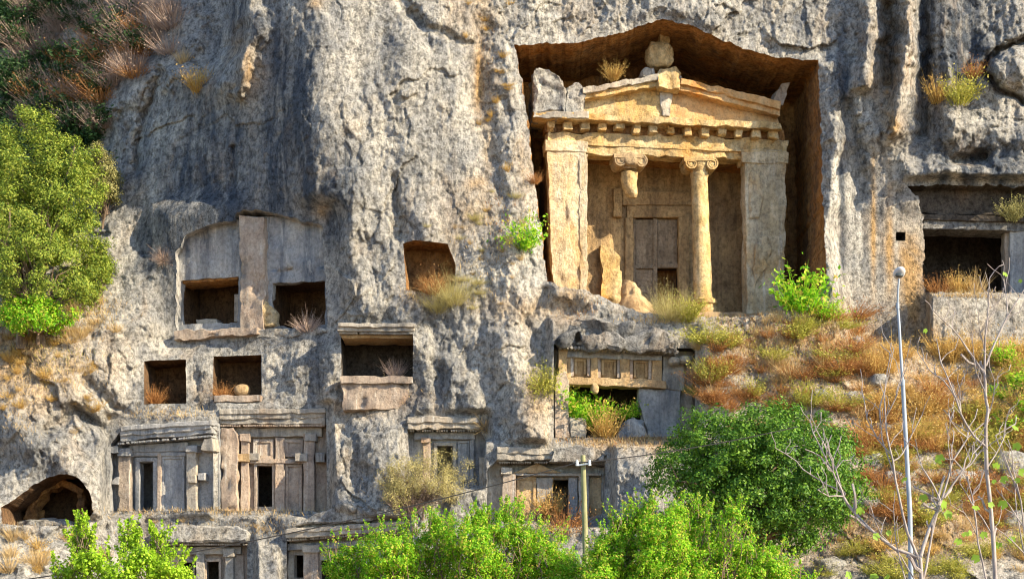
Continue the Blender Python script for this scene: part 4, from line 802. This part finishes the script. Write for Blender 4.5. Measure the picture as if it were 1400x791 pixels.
shrub_row('lime_shrub', 'young lime green shrub with broad leaves below the arched cave', [(110, 745, .35, 10), (125, 770, .5, 14), (180, 735, .3, 9), (190, 765, .45, 14), (220, 740, .25, 7), (225, 780, .5, 14), (160, 790, .6, 16), (90, 785, .4, 8), (245, 785, .35, 8), (113, 728, .2, 4)], L['lime'], -30, .2, .095, 23, 40, .75, None, 2.4)

# --- cliff plants: each its own shrub, built from a few variants
def tuft_mesh(name, n, h, spread, seed, wid=.02, leafy=0, leaf=.06):
    """bundle of thin stems, optionally leafy"""
    g = np.random.default_rng(seed); V = []; a = g.uniform(0, 2*math.pi, n); s = spread*g.random(n)**.6; L_ = h*g.uniform(.5, 1.1, n)
    dirv = np.stack([np.cos(a)*s, np.sin(a)*s, np.ones(n)], 1); dirv /= np.linalg.norm(dirv, axis=1)[:, None]
    root = np.stack([np.cos(a)*s*h*.25, np.sin(a)*s*h*.25, np.zeros(n)], 1)+g.normal(size=(n, 3))*h*.05; side = np.cross(dirv, g.normal(size=(n, 3))); side /= np.linalg.norm(side, axis=1)[:, None]
    bend = g.normal(size=(n, 3))*.18*L_[:, None]; m = root+dirv*L_[:, None]*.55+bend*.4; tip = root+dirv*L_[:, None]+bend
    W = wid*g.uniform(.6, 1.3, n)[:, None]
    V = np.stack([root-side*W, root+side*W, m+side*W*.7, m-side*W*.7], 1); V2 = np.stack([m-side*W*.7, m+side*W*.7, tip+side*W*.15, tip-side*W*.15], 1)
    A = np.concatenate([V.reshape(-1, 3), V2.reshape(-1, 3)])
    if leafy:
        k = g.integers(0, n, leafy); t = g.uniform(.3, 1.05, leafy)[:, None]; C = root[k]+(tip[k]-root[k])*t+g.normal(size=(leafy, 3))*h*.07; nr = g.normal(size=(leafy, 3))+np.array([0, 0, .5]); nr /= np.linalg.norm(nr, axis=1)[:, None]
        tt = np.cross(nr, g.normal(size=(leafy, 3))); tt /= np.linalg.norm(tt, axis=1)[:, None]; bb = np.cross(nr, tt); s = (leaf*g.uniform(.6, 1.3, leafy))[:, None]
        A = np.concatenate([A, np.stack([C-tt*s, C+bb*s*.5, C+tt*s, C-bb*s*.5], 1).reshape(-1, 3)])
    return mesh_np(name, A, np.arange(len(A)).reshape(-1, 4))
VAR = {}
for kk, (n, h, sp, wd, lf, ls) in {'straw': (150, 1, .7, .011, 0, .05), 'rust': (170, 1, 1.1, .012, 700, .035), 'gold': (150, 1, .8, .012, 500, .04), 'yellowgreen': (150, 1, 1.0, .012, 900, .045), 'bright': (90, 1, 1.0, .014, 900, .065), 'grey': (220, 1, 1.2, .011, 250, .03), 'shade': (80, 1, 1.1, .014, 1100, .07), 'olive': (120, 1, 1.0, .012, 900, .05), 'wisp': (420, 1, 1.15, .005, 5200, .014)}.items():
    VAR[kk] = [tuft_mesh('plant', n, h, sp, 100+q+hash_ , wd, lf, ls) for q, hash_ in ((0, len(kk)), (1, 3*len(kk)), (2, 5*len(kk)))]
    for m_ in VAR[kk]: m_.materials.append(L[kk])
def plant(name, label, cat, px, py, size, kind, group=None, flat=1.0, lean=.25, y=None):
    p, n = surf(px, py)
    if y is not None: p = at(px, py, y)
    o = bpy.data.objects.new(name, VAR[kind][rnd.randrange(3)]); COL.objects.link(o)
    o.location = p+n*-.06; o.scale = (size*rnd.uniform(.9, 1.1), size*rnd.uniform(.9, 1.1), size*flat)
    o.rotation_euler = (R(35)*lean*2, 0, 0); o.rotation_euler.rotate_axis('Z', rnd.uniform(0, 6.28)); tag(o, label, cat, group); return o
# singled out plants
plant('cliff_shrub', 'small round bright green shrub on the rock left of the temple anta', 'shrub', 716, 338, 1.35, 'bright', lean=.5); plant('cliff_shrub', 'rust-coloured dry sprig at the left edge of the temple recess', 'shrub', 731, 250, .6, 'rust')
plant('porch_shrub', 'feathery green shrub growing before the temple door', 'shrub', 915, 434, 1.5, 'wisp'); plant('porch_shrub', 'feathery yellow-green shrub at the foot of the standing column', 'shrub', 942, 436, 1.2, 'yellowgreen')
plant('slope_shrub', 'vivid green shrub beside the right temple anta', 'shrub', 1098, 425, 1.9, 'bright'); plant('slope_shrub', 'vivid green low shrub at the right foot of the temple recess', 'shrub', 1132, 436, 1.0, 'bright')
plant('niche_shrub', 'rust twiggy bush inside the tall brown niche', 'shrub', 592, 402, 1.1, 'rust'); plant('niche_shrub', 'yellow-green bush hanging at the right of the tall brown niche', 'shrub', 622, 414, 1.5, 'wisp'); plant('niche_shrub', 'grey-green bush spilling under the tall brown niche', 'shrub', 598, 425, 1.2, 'wisp')
tree('wispy_bush', 'big wispy yellow-green bush before the small grey house tomb', 'bush', at(584, 655, -3.2), (2.1, 1.2, 1.35), at(578, 702, -3), L['wisp'], 230, 75, .3, .06, 41, trunk=.05, nbr=60, lobes=.5, fill=.2, squash=1.1, bottom=-.8)
tree('wispy_bush', 'wispy olive bush left of the small grey house tomb', 'bush', at(545, 668, -3.0), (1.0, .9, 1.2), at(550, 702, -2.8), L['wisp'], 90, 70, .3, .065, 42, trunk=.05, nbr=40, lobes=.5, fill=.2, squash=1.1, bottom=-.8)
plant('wispy_bush', 'brown twiggy undergrowth beneath the wispy yellow bush', 'bush', 560, 700, 1.5, 'grey')
plant('crag_shrub', 'rounded straw-yellow shrub on the shaded shoulder of the cliff', 'shrub', 268, 125, 1.3, 'gold', lean=.3); plant('crag_shrub', 'dry straw sprig beside the rounded straw-yellow shrub', 'shrub', 248, 85, .8, 'straw')
plant('crag_shrub', 'orange and green bush in the crag right of the temple', 'shrub', 1310, 140, 1.5, 'yellowgreen'); plant('crag_shrub', 'orange dry bush in the crag right of the temple', 'shrub', 1280, 140, 1.2, 'gold'); plant('crag_shrub', 'orange sprig above the bush in the right crag', 'shrub', 1330, 105, .9, 'rust')
plant('pediment_grass', 'dry yellow tuft growing on the left slope of the pediment', 'grass tuft', 838, 108, .9, 'gold', y=1.7)
plant('tomb_plant', 'bright green leafy plant inside the coffered tomb opening', 'plant', 795, 575, 1.5, 'bright', y=-1.6); plant('tomb_plant', 'dry gold stalks standing in the coffered tomb opening', 'plant', 828, 598, 1.6, 'gold', y=-1.9); plant('tomb_plant', 'green leafy plant at the centre of the coffered tomb opening', 'plant', 815, 585, 1.2, 'bright', y=-1.4); plant('tomb_plant', 'small green plant at the right of the coffered tomb opening', 'plant', 860, 572, .8, 'bright', y=-1.3)
plant('cliff_shrub', 'drooping yellow-green shrub left of the coffered tomb', 'shrub', 742, 530, 1.2, 'yellowgreen', lean=.8); plant('cliff_shrub', 'hanging straw clump over the small grey house tomb roof', 'shrub', 660, 585, .8, 'straw', lean=1.2)
plant('cliff_shrub', 'yellow-green shrub on the slope beside the coffered tomb', 'shrub', 970, 520, 1.2, 'yellowgreen'); plant('tomb_grass', 'curling golden stalks in the ragged black doorway', 'grass tuft', 752, 706, 1.4, 'gold', y=-2.4); plant('tomb_grass', 'dry brown bush at the foot of the ragged doorway', 'shrub', 772, 735, 1.7, 'rust', y=-4)
plant('niche_grass', 'tangle of grey dry twigs in the corniced niche', 'twigs', 540, 514, .8, 'grey', y=-.7); plant('niche_grass', 'rust sprig in the small plain square niche', 'twigs', 212, 552, .9, 'rust', y=1.2); plant('niche_grass', 'dry reed leaning in the boulder niche', 'twigs', 305, 545, .8, 'rust', y=.8); plant('niche_grass', 'grey twigs on the right niche sill of the twin tomb', 'twigs', 420, 452, .9, 'grey')
plant('cliff_shrub', 'bare twigs sticking out of the shaded carved wall', 'twigs', 222, 355, .7, 'grey', lean=1.0); plant('slope_shrub', 'golden grass clump on the ledge under the chamber tomb', 'grass tuft', 1310, 402, 1.2, 'gold', y=.2); plant('slope_shrub', 'pale straw clump at the right of the chamber tomb ledge', 'grass tuft', 1335, 402, 1.1, 'straw', y=.2); plant('slope_shrub', 'rust twigs at the left of the chamber tomb ledge', 'shrub', 1284, 402, 1.0, 'rust', y=.2)
plant('slope_shrub', 'yellow-green weeds beside the pilaster of the chamber tomb', 'shrub', 1385, 300, 1.1, 'olive', y=.6)
# look-alike shrubs of the slope and of the shaded hillside
def scatter(n, box, size, kind, name, label, cat, group, seed, test=None, flat=1.0):
    g = random.Random(seed); k = 0
    while k < n:
        px, py = g.uniform(box[0], box[2]), g.uniform(box[1], box[3])
        if test and not test(px, py): k += 1; continue
        if OWN[min(np.searchsorted(gy, py), NR-2), min(np.searchsorted(gx, px), NC-2)] >= 0: k += 1; continue
        o_ = plant(name, label, cat, px, py, g.uniform(*size)*.85, kind, group, flat*g.uniform(.6, 1.1)); st_ = 0.3 if kind in ('grey', 'shade') else 1; o_.scale.x *= 1+st_*g.uniform(-.2, 1.0); o_.scale.y *= 1+st_*g.uniform(-.2, .5); o_.location.z -= .08; k += 1
slope = lambda px, py: py > 430+max(0, (1000-px)*.9)
scatter(60, (950, 432, 1180, 560), (.5, 1.2), 'rust', 'rust_shrub', 'rust-coloured dry shrub on the slope below the temple', 'shrub', 'rust shrubs on the slope', 1, slope)
scatter(56, (950, 432, 1200, 600), (.4, 1.0), 'straw', 'straw_tuft', 'pale straw grass tuft on the slope below the temple', 'grass tuft', 'straw tufts on the slope', 2, slope)
scatter(14, (930, 440, 1180, 560), (.7, 1.3), 'yellowgreen', 'yellow_green_shrub', 'yellow-green shrub among the rust shrubs below the temple', 'shrub', 'yellow-green shrubs on the slope', 3, slope)
scatter(70, (1180, 470, 1420, 620), (.7, 1.4), 'gold', 'golden_tuft', 'golden grass clump on the slope under the chamber tomb', 'grass tuft', 'golden clumps under the chamber tomb', 4)
scatter(24, (1180, 500, 1420, 720), (.7, 1.5), 'rust', 'brown_shrub', 'brown dry shrub behind the bare fig branches', 'shrub', 'brown shrubs behind the fig', 5)
scatter(16, (1180, 560, 1420, 720), (.8, 1.5), 'yellowgreen', 'weedy_shrub', 'green and yellow weedy shrub behind the bare fig branches', 'shrub', 'weedy shrubs behind the fig', 6)
scatter(8, (1360, 480, 1430, 600), (1.0, 1.6), 'bright', 'leafy_shrub', 'fresh green shrub at the right end of the golden slope', 'shrub', 'green shrubs right of the golden slope', 7)
HILL = [(-60, -60), (252, -60), (246, 0), (232, 70), (190, 100), (140, 135), (146, 190), (120, 280), (-60, 280)]
hill = lambda px, py: bool(inpoly(np.array([px]), np.array([py]), HILL)[0])
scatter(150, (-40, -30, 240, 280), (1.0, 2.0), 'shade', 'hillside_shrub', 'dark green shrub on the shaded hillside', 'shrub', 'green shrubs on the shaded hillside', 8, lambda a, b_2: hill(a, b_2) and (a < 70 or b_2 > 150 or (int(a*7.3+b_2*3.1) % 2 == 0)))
scatter(130, (20, 0, 245, 190), (1.0, 2.0), 'grey', 'hillside_scrub', 'leafless grey-brown scrub on the shaded hillside', 'shrub', 'brown scrub on the shaded hillside', 9, lambda a, b_2: hill(a, b_2) and a > 30)
scatter(26, (30, 40, 200, 160), (1.0, 1.8), 'rust', 'hillside_heather', 'rusty dry shrub on the shaded hillside', 'shrub', 'rusty shrubs on the shaded hillside', 10, hill)
scatter(26, (0, 455, 130, 560), (.35, .8), 'gold', 'yellow_tuft', 'yellow dry grass clump below the left evergreens', 'grass tuft', 'yellow clumps below the evergreens', 11)
scatter(14, (90, 410, 160, 470), (.6, 1.0), 'straw', 'rock_top_tuft', 'straw tuft on top of the rock beside the evergreens', 'grass tuft', 'straw tufts beside the evergreens', 12)
scatter(12, (0, 690, 60, 790), (.6, 1.1), 'straw', 'dry_stalks', 'tall dry stalks before the arched cave', 'dry stalks', 'dry stalks by the cave', 13)
scatter(10, (40, 730, 140, 800), (.5, .9), 'gold', 'dry_stalks', 'golden dry stalks below the arched cave', 'dry stalks', 'golden stalks by the cave', 14)
scatter(16, (635, 0, 700, 340), (.25, .5), 'gold', 'crack_tuft', 'tiny golden tuft in the stained crack left of the temple recess', 'grass tuft', 'golden tufts in the cliff crack', 15)
scatter(18, (620, 290, 720, 420), (.3, .6), 'straw', 'ledge_tuft', 'small straw tuft on the pale rock below the temple anta', 'grass tuft', 'straw tufts below the anta', 16)
scatter(14, (580, 240, 720, 420), (.25, .55), 'wisp', 'moss_tuft', 'small yellow-green tuft on the pale rock left of the temple', 'grass tuft', 'yellow-green tufts on the pale rock', 17)
scatter(12, (90, 470, 200, 640), (.25, .55), 'straw', 'foot_tuft', 'small straw tuft on the rock above the arched cave', 'grass tuft', 'straw tufts above the cave', 18)
scatter(22, (150, 690, 460, 730), (.25, .5), 'straw', 'terrace_tuft', 'small straw tuft on the terrace before the house tombs', 'grass tuft', 'straw tufts on the terrace', 19)
scatter(20, (1130, 690, 1420, 790), (.4, .9), 'straw', 'path_tuft', 'straw tuft beside the bare earth path', 'grass tuft', 'straw tufts by the path', 20)
scatter(40, (1120, 600, 1420, 700), (.5, 1.1), 'rust', 'russet_scrub', 'russet scrub on the lower slope beside the dark round tree', 'shrub', 'russet scrub on the lower slope', 21)
scatter(36, (1120, 600, 1420, 790), (.5, 1.0), 'yellowgreen', 'lower_green_scrub', 'yellow-green scrub on the lower slope near the earth path', 'shrub', 'green scrub on the lower slope', 22)
scatter(40, (1100, 560, 1420, 770), (.4, .9), 'gold', 'lower_golden_tuft', 'golden grass tuft on the lower slope near the earth path', 'grass tuft', 'golden tufts on the lower slope', 23)
# --- thin grass everywhere on ledges: nobody could count it
def grass(name, label, spots, mat, seed, h=.28):
    g = np.random.default_rng(seed); A = []
    for px, py, rx_, ry_, n in spots:
        for _ in range(n):
            a, b_2 = px+g.normal()*rx_*.5, py+g.normal()*ry_*.5
            j = min(max(int(np.searchsorted(gx, a)), 0), NC-2); i = min(max(int(np.searchsorted(gy, b_2)), 0), NR-2)
            if OWN[i, j] >= 0 or OWN[i-1, j] >= 0: continue
            p = VG[i, j]; L_ = h*g.uniform(.4, 1.3); d = np.array([g.normal()*.35, -abs(g.normal())*.3-.1, 1.0]); d /= np.linalg.norm(d); s = np.cross(d, [g.normal(), g.normal(), 0]); s /= np.linalg.norm(s)+1e-9; s *= .013
            q = p-np.array([0, -.03, 0]); A += [q-s, q+s, q+d*L_*.6+s*.6, q+d*L_+np.array([0, 0, -.2*L_*g.random()])]
    A = np.array(A); o = link(name, mesh_np(name, A, np.arange(len(A)).reshape(-1, 4)), mat); tag(o, label, 'grass', kind='stuff')
grass('dry_grass', 'thin straw grass along the ledges of the cliff and slope', [(290, 700, 170, 6, 900), (850, 603, 120, 10, 900), (1060, 480, 130, 70, 2600), (1270, 480, 130, 40, 2200), (1270, 600, 140, 90, 2200), (60, 500, 80, 50, 1400), (130, 430, 40, 25, 600), (20, 560, 40, 60, 500), (230, 568, 70, 10, 350), (510, 540, 50, 14, 350), (640, 380, 60, 60, 500), (580, 405, 40, 14, 300), (780, 415, 40, 16, 300), (900, 440, 60, 8, 400), (330, 725, 110, 14, 500), (60, 712, 70, 8, 500), (1250, 735, 160, 30, 1300), (1140, 440, 40, 20, 500), (1320, 405, 50, 6, 500), (690, 300, 50, 80, 250), (660, 90, 15, 70, 80), (760, 730, 40, 20, 400), (560, 665, 60, 30, 400)], L['straw'], 51)
grass('rust_grass', 'rust-brown low growth on the slope and rock cracks', [(1080, 470, 110, 60, 2200), (1260, 560, 140, 90, 1600), (790, 420, 30, 14, 250), (690, 300, 40, 60, 250), (660, 100, 14, 70, 120), (880, 600, 100, 10, 400), (1240, 720, 170, 40, 900), (80, 450, 60, 20, 400)], L['rust'], 52, .24)
grass('green_grass', 'yellow-green low growth on the slope and around the tombs', [(1080, 500, 110, 50, 900), (960, 440, 50, 20, 400), (1280, 640, 130, 70, 900), (620, 405, 40, 20, 250), (735, 520, 30, 30, 250), (70, 480, 60, 40, 300)], L['yellowgreen'], 53, .24)

# ------------------------------------------------------------------ boulders and rocks of the slope
for k, (px, py, a, c) in enumerate([(1205, 590, 16, 12), (1190, 632, 20, 14), (1165, 545, 14, 10), (1140, 500, 12, 9), (1172, 470, 10, 9), (1185, 690, 18, 12), (1310, 660, 22, 18), (1340, 610, 24, 22), (1385, 640, 26, 24), (1140, 775, 20, 14), (1270, 700, 20, 12), (1390, 715, 22, 16), (1220, 655, 14, 11), (1120, 540, 12, 9), (1200, 520, 13, 9)]):
    p, n = surf(px, py); free_lump('slope_rock', 'pale limestone rock sticking out of the grassy slope', px, py, a, c, p.y+.15, .5, M['cliff'], .5, 'rocks on the slope', 'rock')

# ------------------------------------------------------------------ street lamp, wooden pole, cable
def px_tube(name, pts, y, rads, mat, parent, o0, seg=8):
    bm = bmesh.new(); tube(bm, [at(a, b_2, y)-o0 for a, b_2 in pts], rads, seg); return link(name, bm_mesh(name, bm, True, 50), mat, parent)
YL = -40; b0 = at(1248, 860, YL); b0.z = ground_z(b0.x, YL); k = (D+YL)/F
lamp = bpy.data.objects.new('street_lamp', None); COL.objects.link(lamp); lamp.location = b0; tag(lamp, 'slim grey steel street lamp with small round head among bare branches', 'street lamp')
bm = bmesh.new(); tube(bm, [Vector((0, 0, -.3)), at(1244, 700, YL)-b0, at(1234, 520, YL)-b0], [.062, .056, .048], 10); link('pole', bm_mesh('pole', bm, True, 50), M['steel'], lamp)
px_tube('upper_pole', [(1234, 524), (1229, 440), (1227, 415)], YL, [.036, .033, .03], M['steel'], lamp, b0); px_tube('pole_neck', [(1227, 418), (1228, 395), (1229, 381)], YL, [.022, .022, .026], M['steel'], lamp, b0)
px_tube('pole_collar', [(1234, 527), (1233.6, 519)], YL, [.06, .06], M['steel'], lamp, b0, 12); px_tube('pole_collar', [(1227.4, 422), (1227, 414)], YL, [.04, .04], M['steel'], lamp, b0, 12)
bm = bmesh.new(); bmesh.ops.create_uvsphere(bm, u_segments=24, v_segments=14, radius=1, matrix=Matrix.Translation(at(1229.5, 373, YL)-b0) @ Matrix.Rotation(R(-22), 4, 'X') @ Matrix.Diagonal((.14, .22, .10, 1))); hd = link('lamp_head', bm_mesh('lamp_head', bm, True, 60), M['housing'], lamp)
bm = bmesh.new(); bmesh.ops.create_uvsphere(bm, u_segments=24, v_segments=12, radius=1, matrix=Matrix.Translation(at(1229.5, 376, YL-.2)-b0) @ Matrix.Rotation(R(-35), 4, 'X') @ Matrix.Diagonal((.10, .06, .065, 1))); link('lamp_lens', bm_mesh('lamp_lens', bm, True, 60), M['lens'], hd)
YP = -22; pb = at(801, 830, YP); pb.z = ground_z(pb.x, YP); pole = bpy.data.objects.new('utility_pole', None); COL.objects.link(pole); pole.location = pb; tag(pole, 'short weathered wooden utility pole carrying a thin cable', 'utility pole')
bm = bmesh.new(); tube(bm, [Vector((0, 0, -.3)), at(800.5, 760, YP)-pb, at(799, 690, YP)-pb, at(797, 622, YP)-pb], [.115, .105, .095, .085], 12); link('post', bm_mesh('post', bm, True, 50), M['pole'], pole)
bm = bmesh.new(); tube(bm, [at(788, 636, YP-.15)-pb, at(808, 633, YP-.15)-pb], [.035, .035], 6); link('crossarm', bm_mesh('crossarm', bm, True, 50), M['steel'], pole)
for a in (789, 806): bm = bmesh.new(); tube(bm, [at(a, 636, YP-.15)-pb, at(a, 631, YP-.15)-pb, at(a, 628, YP-.15)-pb], [.06, .05, .03], 10); link('insulator', bm_mesh('insulator', bm, True, 50), M['porcelain'], pole)
def cable(A, B, sag, n=24): return [A.lerp(B, i/n)-Vector((0, 0, sag*4*(i/n)*(1-i/n))) for i in range(n+1)]
P0 = at(-120, 812, YP-6); P1 = at(789, 632, YP-.15); P1b = at(806, 631, YP-.15); P2 = at(1090, 583, YP+5)
bm = bmesh.new(); c1 = cable(P0, P1, .45)+cable(P1b, P2, .12); tube(bm, c1, [.02]*len(c1), 5); tag(link('overhead_cable', bm_mesh('overhead_cable', bm, True, 60), M['cable']), 'thin black overhead cable sagging from the wooden pole across the tombs', 'cable')

# ------------------------------------------------------------------ bare fig trees in the foreground
def figtree(label, y, branches, twigs, leafspots, seed):
    g = np.random.default_rng(seed); rt = branches[0][0][0]; b0 = at(rt[0], rt[1], y); b0.z = ground_z(b0.x, y); e = bpy.data.objects.new('bare_fig_tree', None); COL.objects.link(e); e.location = b0; tag(e, label, 'tree'); k = (D+y)/F
    for bi, (pts, r0, r1) in enumerate(branches):
        n = len(pts); dz = 0 if bi == 0 else g.uniform(-.35, .35); P = []
        for i, (a, b_2) in enumerate(pts): P.append(at(a, b_2, y+dz*i/max(n-1, 1))-b0)
        if bi == 0: P = [Vector((0, 0, -.3))]+P
        Q = [P[0]]
        for A, B in zip(P, P[1:]): Q += [A.lerp(B, .5)+Vector((g.normal(), g.normal(), g.normal()))*.012, B]
        m = len(Q); bm = bmesh.new(); tube(bm, Q, [(r0+(r1-r0)*i/(m-1))*k*.68 for i in range(m)], 7)
        for t in range(twigs):                     # short side twigs
            i = g.integers(m//3, m); a = Q[i]; dr = Vector((g.normal()*.6, g.normal()*.4, abs(g.normal())+.4)).normalized()*g.uniform(.15, .75); tube(bm, wob(a, a+dr, 3, .08, g), [r1*k*q for q in (.8, .7, .6, .7)], 5)
        link('trunk' if bi == 0 else 'branch', bm_mesh('branch', bm, True, 60), M['pale_bark'], e)
    for a, b_2, s in leafspots:                    # lobed fig leaves
        s *= .85
        c = at(a, b_2, y+g.uniform(-.3, .3))-b0; bm = bmesh.new(); ctr = bm.verts.new((0, 0, 0)); ring = []
        for q in range(20):
            t = 2*math.pi*q/20; r = s*k*(.66+.2*abs(math.cos(2.5*(t-.5*math.pi))))*(.35 if q == 15 else 1); ring.append(bm.verts.new((r*math.cos(t), -.12*r*abs(math.cos(t)), r*math.sin(t))))
        for q in range(20): bm.faces.new((ctr, ring[q], ring[(q+1) % 20]))
        o = link('leaf', bm_mesh('leaf', bm, True, 60), L['fig'], e); o.location = c; o.rotation_euler = (g.uniform(-.9, .9), g.uniform(-.9, .9), g.uniform(-.7, .7))
figtree('pale bare fig tree with forked branches around the street lamp', -46, [
 ([(1262, 860), (1260, 800), (1258, 762)], 5, 4), ([(1258, 762), (1224, 750), (1191, 724), (1168, 700), (1153, 678)], 3.6, 2.6), ([(1153, 678), (1147, 662), (1139, 645), (1121, 623), (1101, 614)], 2.3, 1.1),
 ([(1149, 664), (1133, 621), (1115, 586)], 1.8, 1.0), ([(1136, 640), (1112, 592), (1108, 577)], 1.6, .9), ([(1153, 678), (1133, 678), (1118, 669)], 1.8, .9), ([(1150, 672), (1130, 662), (1108, 648), (1089, 630), (1060, 612)], 1.6, .8),
 ([(1258, 762), (1270, 724), (1282, 697), (1288, 680)], 4, 3), ([(1288, 680), (1302, 630), (1323, 598), (1345, 578)], 2.4, 1.2), ([(1291, 680), (1317, 642), (1335, 623)], 2.4, 1.4), ([(1286, 684), (1261, 639), (1254, 615)], 1.8, .9), ([(1260, 800), (1270, 753), (1280, 706), (1285, 684)], 2.8, 1.8),
 ([(1256, 764), (1241, 729), (1229, 677), (1221, 630), (1212, 589), (1209, 539), (1217, 486)], 3, 1), ([(1221, 630), (1235, 618), (1261, 566)], 1.8, .8), ([(1217, 620), (1200, 600), (1185, 571), (1178, 530)], 1.6, .8), ([(1211, 570), (1224, 545), (1238, 494)], 1.6, .8), ([(1225, 655), (1206, 600), (1202, 560), (1222, 476)], 1.6, .7),
 ([(1256, 800), (1232, 760), (1205, 730), (1190, 690)], 1.5, .8), ([(1300, 650), (1298, 620), (1296, 590)], 1.3, .7), ([(1240, 800), (1225, 740), (1222, 700)], 1.5, .8)], 5,
 [(1236, 655, 7), (1175, 698, 8), (1176, 712, 8), (1215, 728, 6), (1198, 733, 8), (1285, 627, 10), (1262, 680, 9), (1290, 690, 10), (1296, 703, 9), (1195, 788, 9), (1212, 789, 8), (1160, 786, 9)], 71)
figtree('tall pale bare fig tree standing right of the street lamp', -47, [
 ([(1364, 870), (1361, 791), (1355, 700), (1349, 645), (1348, 604), (1351, 560), (1347, 536), (1346, 507)], 5.4, 2.6), ([(1346, 507), (1347, 460), (1352, 414), (1353, 380)], 2.2, .9), ([(1345, 510), (1320, 473), (1302, 449), (1280, 428)], 2, .8), ([(1348, 500), (1363, 462), (1377, 433), (1395, 404), (1410, 380)], 2.4, .9), ([(1377, 433), (1376, 406), (1373, 385)], 1.3, .7),
 ([(1348, 610), (1331, 595), (1314, 566), (1307, 545), (1286, 494), (1280, 462)], 2.8, .9), ([(1307, 545), (1290, 520), (1270, 505), (1254, 481)], 1.6, .8), ([(1350, 570), (1358, 545), (1360, 520)], 1.5, .8), ([(1347, 536), (1335, 510), (1330, 470)], 1.3, .6), ([(1346, 600), (1330, 620), (1320, 640)], 1.5, .8), ([(1349, 640), (1372, 600), (1380, 560)], 1.5, .7), ([(1356, 730), (1330, 690), (1312, 660)], 1.5, .8), ([(1346, 480), (1340, 455), (1338, 430)], 1.1, .6), ([(1314, 566), (1312, 530), (1310, 510)], 1.1, .6), ([(1325, 590), (1300, 575), (1290, 560)], 1.1, .6), ([(1355, 420), (1366, 412), (1372, 405)], .9, .6)], 5,
 [(1362, 636, 8), (1373, 655, 8), (1359, 658, 5), (1371, 689, 10), (1334, 694, 8), (1390, 610, 9), (1397, 645, 8), (1391, 656, 6), (1345, 731, 8), (1310, 740, 8), (1334, 763, 9), (1374, 375, 6), (1395, 384, 4), (1265, 452, 5), (1360, 743, 7), (1320, 730, 8), (1355, 690, 7), (1388, 585, 8)], 72)
figtree('thin bare fig sapling between the two larger fig trees', -45, [
 ([(1352, 880), (1348, 791), (1337, 741), (1329, 677), (1323, 650)], 2.6, 1.2), ([(1329, 677), (1340, 660), (1346, 640)], 1.1, .6), ([(1335, 730), (1318, 700), (1300, 690)], 1.1, .6)], 2, [(1326, 728, 6)], 73)
figtree('reddish bare fig saplings leaning at the right edge of the slope', -44, [
 ([(1412, 870), (1404, 760), (1396, 685), (1375, 633), (1361, 595)], 2.4, 1.1), ([(1396, 685), (1385, 640), (1378, 600)], 1.4, .8), ([(1400, 720), (1380, 690), (1362, 668)], 1.4, .8), ([(1404, 760), (1385, 740), (1360, 720)], 1.4, .8), ([(1390, 665), (1372, 620), (1366, 590)], 1.3, .7), ([(1406, 790), (1390, 700), (1388, 650)], 1.6, .8)], 2, [(1383, 737, 8), (1366, 745, 7)], 74)
